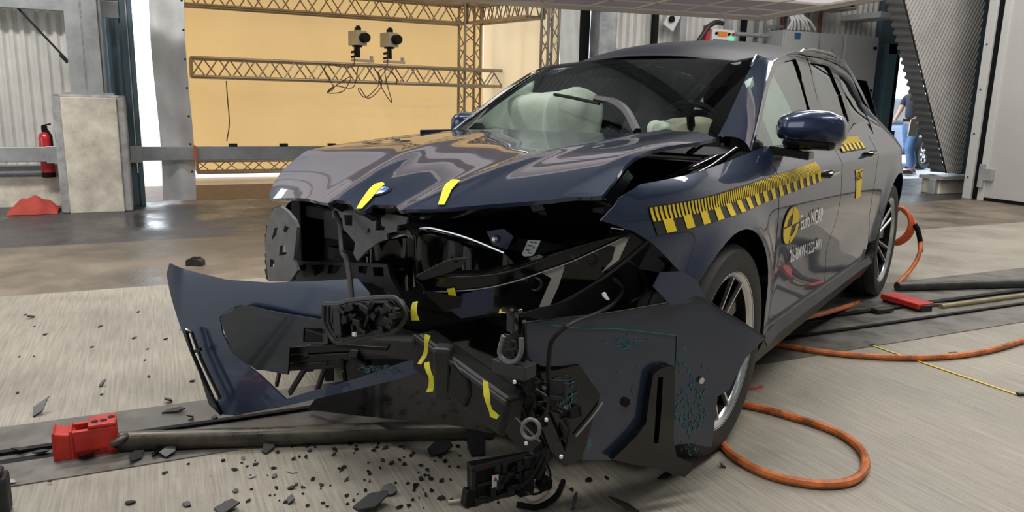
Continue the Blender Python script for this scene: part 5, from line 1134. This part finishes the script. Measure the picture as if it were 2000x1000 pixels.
# ================================================================== THINGS ON THE FLOOR
def floorpath(pts, z=.016): return [onF(x, y, z) for x, y in pts]
h1_ = cable('orange_hose', floorpath([(1330, 800), (1365, 830), (1403, 860), (1430, 888), (1480, 918), (1540, 937), (1610, 946), (1665, 938), (1690, 912), (1683, 880), (1650, 852), (1600, 830), (1540, 812), (1490, 798), (1440, 787), (1400, 778)]), .0145, M['orange'], 'thick orange hose looping on the concrete beside the front wheel', 'hose')
h2_ = cable('orange_hose', floorpath([(1440, 660), (1503, 670), (1580, 684), (1660, 693), (1740, 698), (1820, 698), (1890, 692), (1950, 680), (2010, 662), (2100, 640), (2300, 600), (2700, 560)]), .0145, M['orange'], 'thick orange hose running right across the floor below the sill', 'hose')
bt = MB().tube([onF(1856, 694, .016), onF(1868, 693, .016)], .016, 10).build('tape_wrap', M['dgrey'], h2_, smooth=True)
hp3 = [c2w(cX(x, y, X_)) for x, y, X_ in ((1540, 628, -1.0), (1580, 618, -1.5), (1640, 603, -2.2), (1700, 583, -2.9), (1745, 560, -3.3), (1780, 525, -3.6), (1797, 490, -3.7), (1795, 455, -3.8), (1778, 425, -3.9), (1758, 405, -3.9))]
cable('orange_hose', hp3, .0155, M['orange'], 'orange hose rising from the floor to the rear of the car', 'hose'); h3_ = bpy.data.objects['orange_hose.002']
MB().tube(spline([c2w(cX(x, y, -3.75)) for x, y in ((1798, 492), (1797, 470), (1792, 448), (1786, 438))], 5), .018, 10).build('tape_wrap', M['matt'], h3_, smooth=True)
M['orange2'] = mat('red_orange_cable', (.62, .12, .04), .45)
cq = []
for k in range(3):
    cq += [c2w(cX(x+k*4, y+k*3, -3.72-.02*k)) for x, y in ((1745, 405), (1765, 408), (1776, 430), (1772, 452), (1755, 468), (1738, 470), (1722, 455))]
cable('coiled_cable', cq, .011, M['orange2'], 'coil of red orange cable hanging at the rear of the car', 'cable')
# pipes and rails at the right
def fpipe(name, a, b, r_, m, label, sub=None):
    p, q = onF(*a, r_), onF(*b, r_); d_ = (q-p); o = tag(MB().tube([p, q+d_*.9], r_, 14).build(name, m, smooth=True), label, 'pipe'); return o, p, q
M['iron'] = mat('dark_worn_pipe', (.07, .068, .062), .42, .5, noise=1, nscale=9, nmix=.4)
M['worn'] = mat('worn_steel_pipe', (.13, .115, .09), .4, .6, noise=1, nscale=9, nmix=.5, col2=(.05, .045, .04), rnoise=.15)
M['brass'] = mat('yellowed_rod', (.33, .28, .15), .45, .3, noise=1, nscale=9, nmix=.3)
fpipe('floor_pipe', (1752, 560), (2010, 553), .032, M['iron'], 'thick dark pipe lying on the floor behind the rear wheel')
fpipe('floor_rod', (1838, 599), (2010, 576), .016, M['brass'], 'thin yellowish rod lying on the steel plate at the right edge')
o_, p, q = fpipe('floor_rod', (1810, 597), (1862, 594), .012, M['iron'], 'short dark coupling rod beside the red block')
p = onF(1722, 613); tag(MB().bb((p.x-.06, p.y-.02, .012), (p.x+.08, p.y+.03, .035)).build('clamp_bar', M['dgrey'], bevel=.004), 'small dark clamp bar in the rail slot near the rear wheel', 'clamp')
# long pipe lower left + red clamp
pa_, pb2 = onF(236, 862, .033), onF(960, 838, .033)
pipe = tag(MB().tube([pa_, pa_.lerp(pb2, .35), pa_.lerp(pb2, .7)+Vector((0, .01, 0)), pb2], .033, 18).build('long_pipe', M['worn'], smooth=True), 'long worn grey pipe on the floor leading from the red clamp under the wreck', 'pipe')
dd = (pb2-pa_).normalized(); MB().tube([pa_-dd*.03, pa_+dd*.01], .024, 14).tube([pa_-dd*.12, pa_-dd*.02], .012, 10).build('pipe_end', M['worn'], pipe, smooth=True)
M['redm'] = mat('red_painted_steel', (.55, .03, .02), .45, noise=1, nscale=12, nmix=.3)
r0_ = onF(105, 905, .0); r1_ = onF(232, 884, .0); ax_ = (r1_-r0_); Lr = ax_.length; an_ = math.atan2(ax_.y, ax_.x)
rc = empty('red_clamp', r0_, an_, 'red steel clamp gripping the end of the long pipe, lower left', 'clamp')
MB().prism([(0, 0, 0), (0, 0, .10), (Lr*.35, 0, .085), (Lr*.38, 0, .0)], (0, .085, 0)).build('body', M['redm'], rc, bevel=.006)
MB().bb((Lr*.30, .0, .0), (Lr, .018, .095)).bb((Lr*.30, .07, .0), (Lr, .088, .095)).bb((Lr*.3, 0, .0), (Lr*.85, .088, .03)).bb((Lr*.02, -.004, .0), (Lr*.05, .09, .104)).bb((Lr*.27, -.004, 0), (Lr*.31, .09, .1)).build('jaw', M['redm'], rc, bevel=.008)
MB().bb((Lr*.55, .0, .094), (Lr*1.0, .088, .11)).build('top_plate', M['redm'], rc, bevel=.006)
for k, (x_, y_) in enumerate(((.66, .03), (.80, .03), (.92, .05))): MB().tube([(Lr*x_, y_, .11), (Lr*x_, y_, .1115)], .011, 12).build('bolt_hole', M['matt'], rc)
MB().tube([(Lr*.9, -.025, .045), (Lr*1.05, -.03, .055), (Lr*1.12, -.02, .06), (Lr*1.15, .02, .05)], .012, 10).build('clevis', M['worn'], rc, smooth=True)
# dark post at the lower-left corner
p = onF(-8, 1010); tag(MB().bb((p.x-.08, p.y-.02, 0), (p.x+.036, p.y+.05, .12)).bb((p.x-.07, p.y-.015, .12), (p.x+.028, p.y+.04, .14)).build('rubber_stop', M['rubber'], bevel=.01), 'black rubber block cut by the lower left corner of the picture', 'rubber block')
# red block at the rear wheel
pr_ = onF(1718, 590); pe_ = onF(1792, 612); ax_ = pe_-pr_; an_ = math.atan2(ax_.y, ax_.x); Lr = ax_.length
rb_ = empty('red_block', pr_, an_, 'worn red steel block on the rail plate behind the rear wheel', 'steel block')
MB().bb((0, 0, .02), (Lr, .13, .055)).build('top_plate', M['redm'], rb_, bevel=.006); MB().bb((.01, .01, 0), (Lr-.01, .12, .02)).bb((Lr*.8, .02, 0), (Lr+.01, .11, .045)).build('foot', M['dgrey'], rb_, bevel=.004)
# yellow tape measure and red paint mark
p, q = onF(1703, 674, .004), onF(1988, 771, .004); tm = tag(MB().beam(p, q, .011, .0015).build('tape_measure', M['yellow']), 'thin yellow measuring tape stretched across the concrete', 'measuring tape')
MB().box(p, (.035, .016, .004)).build('end_clip', M['matt'], tm); MB().box(q+Vector((.01, -.005, .004)), (.03, .02, .012), Matrix.Rotation(-.3, 3, 'Z')).build('end_hook', M['dgrey'], tm, bevel=.002)
rp = MB(); pts = [onF(x, y, .0012) for x, y in ((1452, 764), (1462, 757), (1476, 756), (1488, 751), (1492, 757), (1480, 760), (1466, 762))]
rp.v = [tuple(p) for p in pts]; rp.f = [tuple(t) for t in tessellate_polygon([pts])]; struct(rp.build('trim_21', mat('red_floor_paint', (.45, .06, .05), .7)))
# charger-like black box
p = onF(382, 518); bx = empty('black_adapter', p, -.45, 'small black plastic adapter on the dark floor left of the wreck', 'adapter')
MB().prism([(-.055, -.04, 0), (.055, -.04, 0), (.055, -.04, .035), (.03, -.04, .05), (-.03, -.04, .055), (-.055, -.04, .04)], (0, .08, 0)).build('housing', M['dgrey'], bx, bevel=.006)
for x_ in (-.02, 0, .02): MB().bb((x_, -.03, .045), (x_+.008, .03, .058)).build('rib', M['black'], bx)
# sensor module on the floor
mo = onF(985, 968); md_ = empty('sensor_module', mo, .10, 'black broken sensor module with a small warning label lying below the wreck', 'electronic module')
def mbx(*a): return MB().bb(*a)
MB().prism([(-.11, 0, .0), (.09, 0, .0), (.10, 0, .11), (-.115, 0, .125)], (0, .035, 0)).build('casing', M['black'], md_, bevel=.004)
fr3 = MB().bb((-.12, -.012, .0), (.10, 0, .014)).bb((-.12, -.012, .11), (.10, 0, .125)).bb((-.12, -.012, 0), (-.106, 0, .12)).bb((.086, -.012, 0), (.10, 0, .12)).bb((-.03, -.010, .02), (-.02, 0, .11)).bb((.045, -.012, .02), (.055, 0, .11)).bb((-.1, -.008, .055), (.04, 0, .062))
rnd = random.Random(2)
for i in range(22): fr3.box((rnd.uniform(-.11, .09), -.008, rnd.uniform(.01, .115)), (rnd.uniform(.008, .03), .02, rnd.uniform(.006, .03)))
fr3.build('frame_ribs', M['dgrey'], md_, bevel=.001)
mlb = MB().bb((-.052, -.0145, .035), (-.030, -.012, .085)).build('warning_label', M['white'], md_); MB().prism([(-.048, -.0155, .066), (-.034, -.0155, .066), (-.041, -.0155, .080)], (0, .001, 0)).build('warning_triangle', M['redm'], mlb)
MB().lathe([(0, -.014), (.016, -.014), (.018, -.010), (.018, 0), (0, 0)], 18, Matrix.Translation((.03, 0, .075))).build('connector_boss', M['matt'], md_, smooth=True)
for c, s_ in (((.12, .0, .05), (.04, .03, .04)), ((.11, -.01, .1), (.03, .03, .03)), ((.13, -.02, .02), (.04, .04, .03)), ((-.125, 0, .03), (.03, .03, .05)), ((.06, -.02, .012), (.05, .03, .024))): MB().box(c, s_, Matrix.Rotation(c[2]*6, 3, 'Y')).build('bracket_block', M['black'], md_, bevel=.003)
p, q = onF(876, 980, .01), onF(918, 975, .012); rd = tag(MB().tube([p, q], .005, 10).build('plastic_pin', mat('ivory_plastic', (.65, .60, .42), .4), smooth=True), 'thin ivory plastic pin sticking out beside the sensor module', 'pin'); MB().tube([q, q.lerp(p, -.7)], .008, 10).build('pin_socket', M['matt'], rd, smooth=True)
cable('loose_lead', floorpath([(975, 905), (990, 925), (1015, 950), (1040, 965), (1065, 955), (1075, 930), (1068, 905)], .03), .004, M['black'], 'thin black lead trailing over the sensor module')
cable('loose_lead', floorpath([(1010, 985), (1050, 990), (1085, 970), (1100, 940)], .01), .009, M['matt'], 'curved black rubber strip on the floor right of the sensor module', 'rubber strip')
# debris
M['shard'] = mat('black_shard', (.010, .010, .011), .4); M['clear'] = mat('clear_shard', (.55, .56, .56), .25, trans=.4)
DEB = []
def shard(px, py, w_px, h_px, rot=0, thick=.004, label=None, m=None, seed=None, grp=None, name='plastic_shard', lift=.0, tilt=None):
    p = onF(px, py); p2 = onF(px+1, py); p3 = onF(px, py+1); kx = (p2-p).length; ky = (p3-p).length
    rnd = random.Random(seed if seed is not None else int(px*7+py)); n = rnd.randint(4, 7); ux = Vector((RT.x, RT.y, 0)).normalized(); uy = Vector((FW.x, FW.y, 0)).normalized()
    pts = []
    for k in range(n):
        a_ = 2*math.pi*k/n+rnd.uniform(-.35, .35); r_ = rnd.uniform(.55, 1.1); x_, y_ = r_*math.cos(a_)*w_px*kx/2, r_*math.sin(a_)*h_px*ky/2
        c_, s_ = math.cos(rot), math.sin(rot); pts.append(ux*(x_*c_-y_*s_*.6)+uy*(x_*s_*.6+y_*c_))
    tl = tilt if tilt is not None else rnd.uniform(.0, .35); td = rnd.uniform(0, 6.28)
    q = [v+Vector((0, 0, tl*(v.x*math.cos(td)+v.y*math.sin(td)))) for v in pts]; mz = min(v.z for v in q)
    b = MB().prism([v+Vector((0, 0, -mz+.0005)) for v in q], (0, 0, thick)); o = b.build(name, m or M['shard']); o.location = (p.x, p.y, .006 if 2.5 < p.y < 3.05 else 0)
    return tag(o, label, 'debris', grp)
big = [(78, 808, 26, 22, 'upright folded black shard on the pale concrete, upper left of the red clamp', .5), (445, 996, 62, 24, 'large black shard cut by the bottom edge, left of centre', .3), (728, 992, 70, 30, 'largest torn black piece at the bottom edge below the pipe', .35),
  (762, 965, 40, 16, 'bent black bracket piece just above the torn piece at the bottom edge', .4), (566, 980, 20, 18, 'pointed black shard between the two bottom-edge pieces', .4), (253, 984, 24, 10, 'flat black shard near the bottom edge below the red clamp', .1), (364, 988, 20, 9, 'slim black shard beside the bottom-edge piece', .15),
  (266, 899, 30, 18, 'dark glossy shard just below the pipe, nearest the red clamp', .5), (305, 891, 22, 18, 'white and black shard under the pipe, middle of three', .6), (330, 890, 26, 16, 'black shard under the pipe, farthest of three from the clamp', .3),
  (525, 880, 26, 16, 'chunky black fragment beside the pipe middle', .5), (858, 884, 46, 20, 'broken black connector piece below the bumper beam', .4), (930, 880, 50, 28, 'jagged black fragment left of the sensor module leads', .5), (1220, 996, 60, 24, 'torn black piece at the bottom edge right of the sensor module', .5), (1122, 990, 12, 22, 'narrow upright black sliver at the bottom edge beside the sensor module', .6),
  (1150, 940, 14, 8, 'small shard right of the sensor module', .2), (572, 857, 20, 10, 'thin dark shard on the pipe shadow', .2), (40, 883, 34, 12, 'dark leaf-shaped scrap on the plate beside the rail slot', .2), (80, 888, 26, 8, 'flat brown scrap on the plate left of the red clamp', .1),
  (175, 897, 34, 14, 'crumpled brown tape scrap at the foot of the red clamp', .4), (340, 808, 46, 10, 'thin curved dark strip on the upper steel plate', .1), (330, 786, 22, 8, 'small cross-shaped black clip near the plate edge', .5), (373, 822, 14, 9, 'small black clip in the rail slot', .5), (420, 820, 16, 6, 'pale sliver on the rail slot under the bumper corner', .2),
  (200, 754, 8, 8, 'small black clip on pale concrete left of the bumper', .6), (1305, 900, 36, 14, 'crumpled grey scrap under the right bumper piece', .4), (1300, 935, 30, 10, 'silvery black scrap below the air duct panel', .3), (1410, 912, 10, 8, 'tiny black crumb right of the duct panel', .5), (60, 622, 10, 7, 'small dark fragment alone on the concrete at the far left', .4), (376, 745, 10, 4, 'thin grey sliver beside the left bumper edge', .1)]
for x, y, w_, h_, lab, tl in big: shard(x, y, w_*1.15, h_*1.1, rot=random.uniform(-.4, .4), label=lab, thick=.005, tilt=tl)
for x, y, lab in ((490, 932, 'clear plastic sliver among the black shards, nearer the pipe'), (570, 922, 'clear plastic shard right of the other clear sliver'), (22, 945, 'white torn paper scrap at the lower left corner')): shard(x, y, 26, 8, label=lab, m=M['clear'], thick=.002, tilt=.1)
rnd = random.Random(31); cnt = 0
mids = [(435, 901, 14, 8), (458, 918, 18, 7), (500, 908, 14, 6), (533, 916, 16, 6), (322, 925, 12, 7), (472, 905, 8, 3), (98, 945, 9, 5), (491, 957, 10, 4), (570, 954, 20, 9), (590, 953, 6, 6), (628, 949, 12, 7), (677, 938, 8, 10), (684, 868, 18, 8), (672, 914, 12, 8), (720, 905, 6, 5), (748, 900, 10, 8), (772, 944, 10, 5), (485, 979, 12, 9), (598, 893, 10, 12), (605, 882, 14, 6), (577, 869, 14, 6), (736, 875, 14, 6), (752, 876, 12, 8), (782, 873, 12, 6), (790, 908, 12, 8), (812, 950, 14, 10), (862, 975, 20, 8), (640, 990, 10, 5), (880, 938, 10, 6)]
def zone(x, y):
    a_ = 'near the red clamp' if x < 450 else ('left in the scatter' if x < 640 else ('mid scatter' if x < 850 else ('beside the sensor module' if x < 960 else 'right of the sensor module')))
    return a_+(', close to the bottom edge' if y > 945 else (', nearer the long pipe' if y < 905 else ''))
def tiny(x, y, w_, h_): 
    shard(x, y, w_, h_, label='small black plastic fragment '+zone(x, y), grp='small black fragments '+zone(x, y), thick=.003, rot=rnd.uniform(-.6, .6))
for m_ in mids: tiny(*m_)
while cnt < 95:
    x = rnd.gauss(760, 200); y = rnd.uniform(868, 995)
    if x < 300 or x > 1260 or (x > 900 and y < 950 and x < 1130): continue
    s_ = rnd.uniform(2.5, 9); tiny(x, y, s_*1.5, s_); cnt += 1
for k in range(16): 
    x, y = rnd.uniform(20, 420), rnd.uniform(590, 780)
    if x > 300+ (y-500)*.4: continue
    s_ = rnd.uniform(2, 5); shard(x, y, s_*1.6, s_, label='tiny dark crumb on the pale concrete left of the bumper', grp='tiny crumbs left of the bumper', thick=.003)
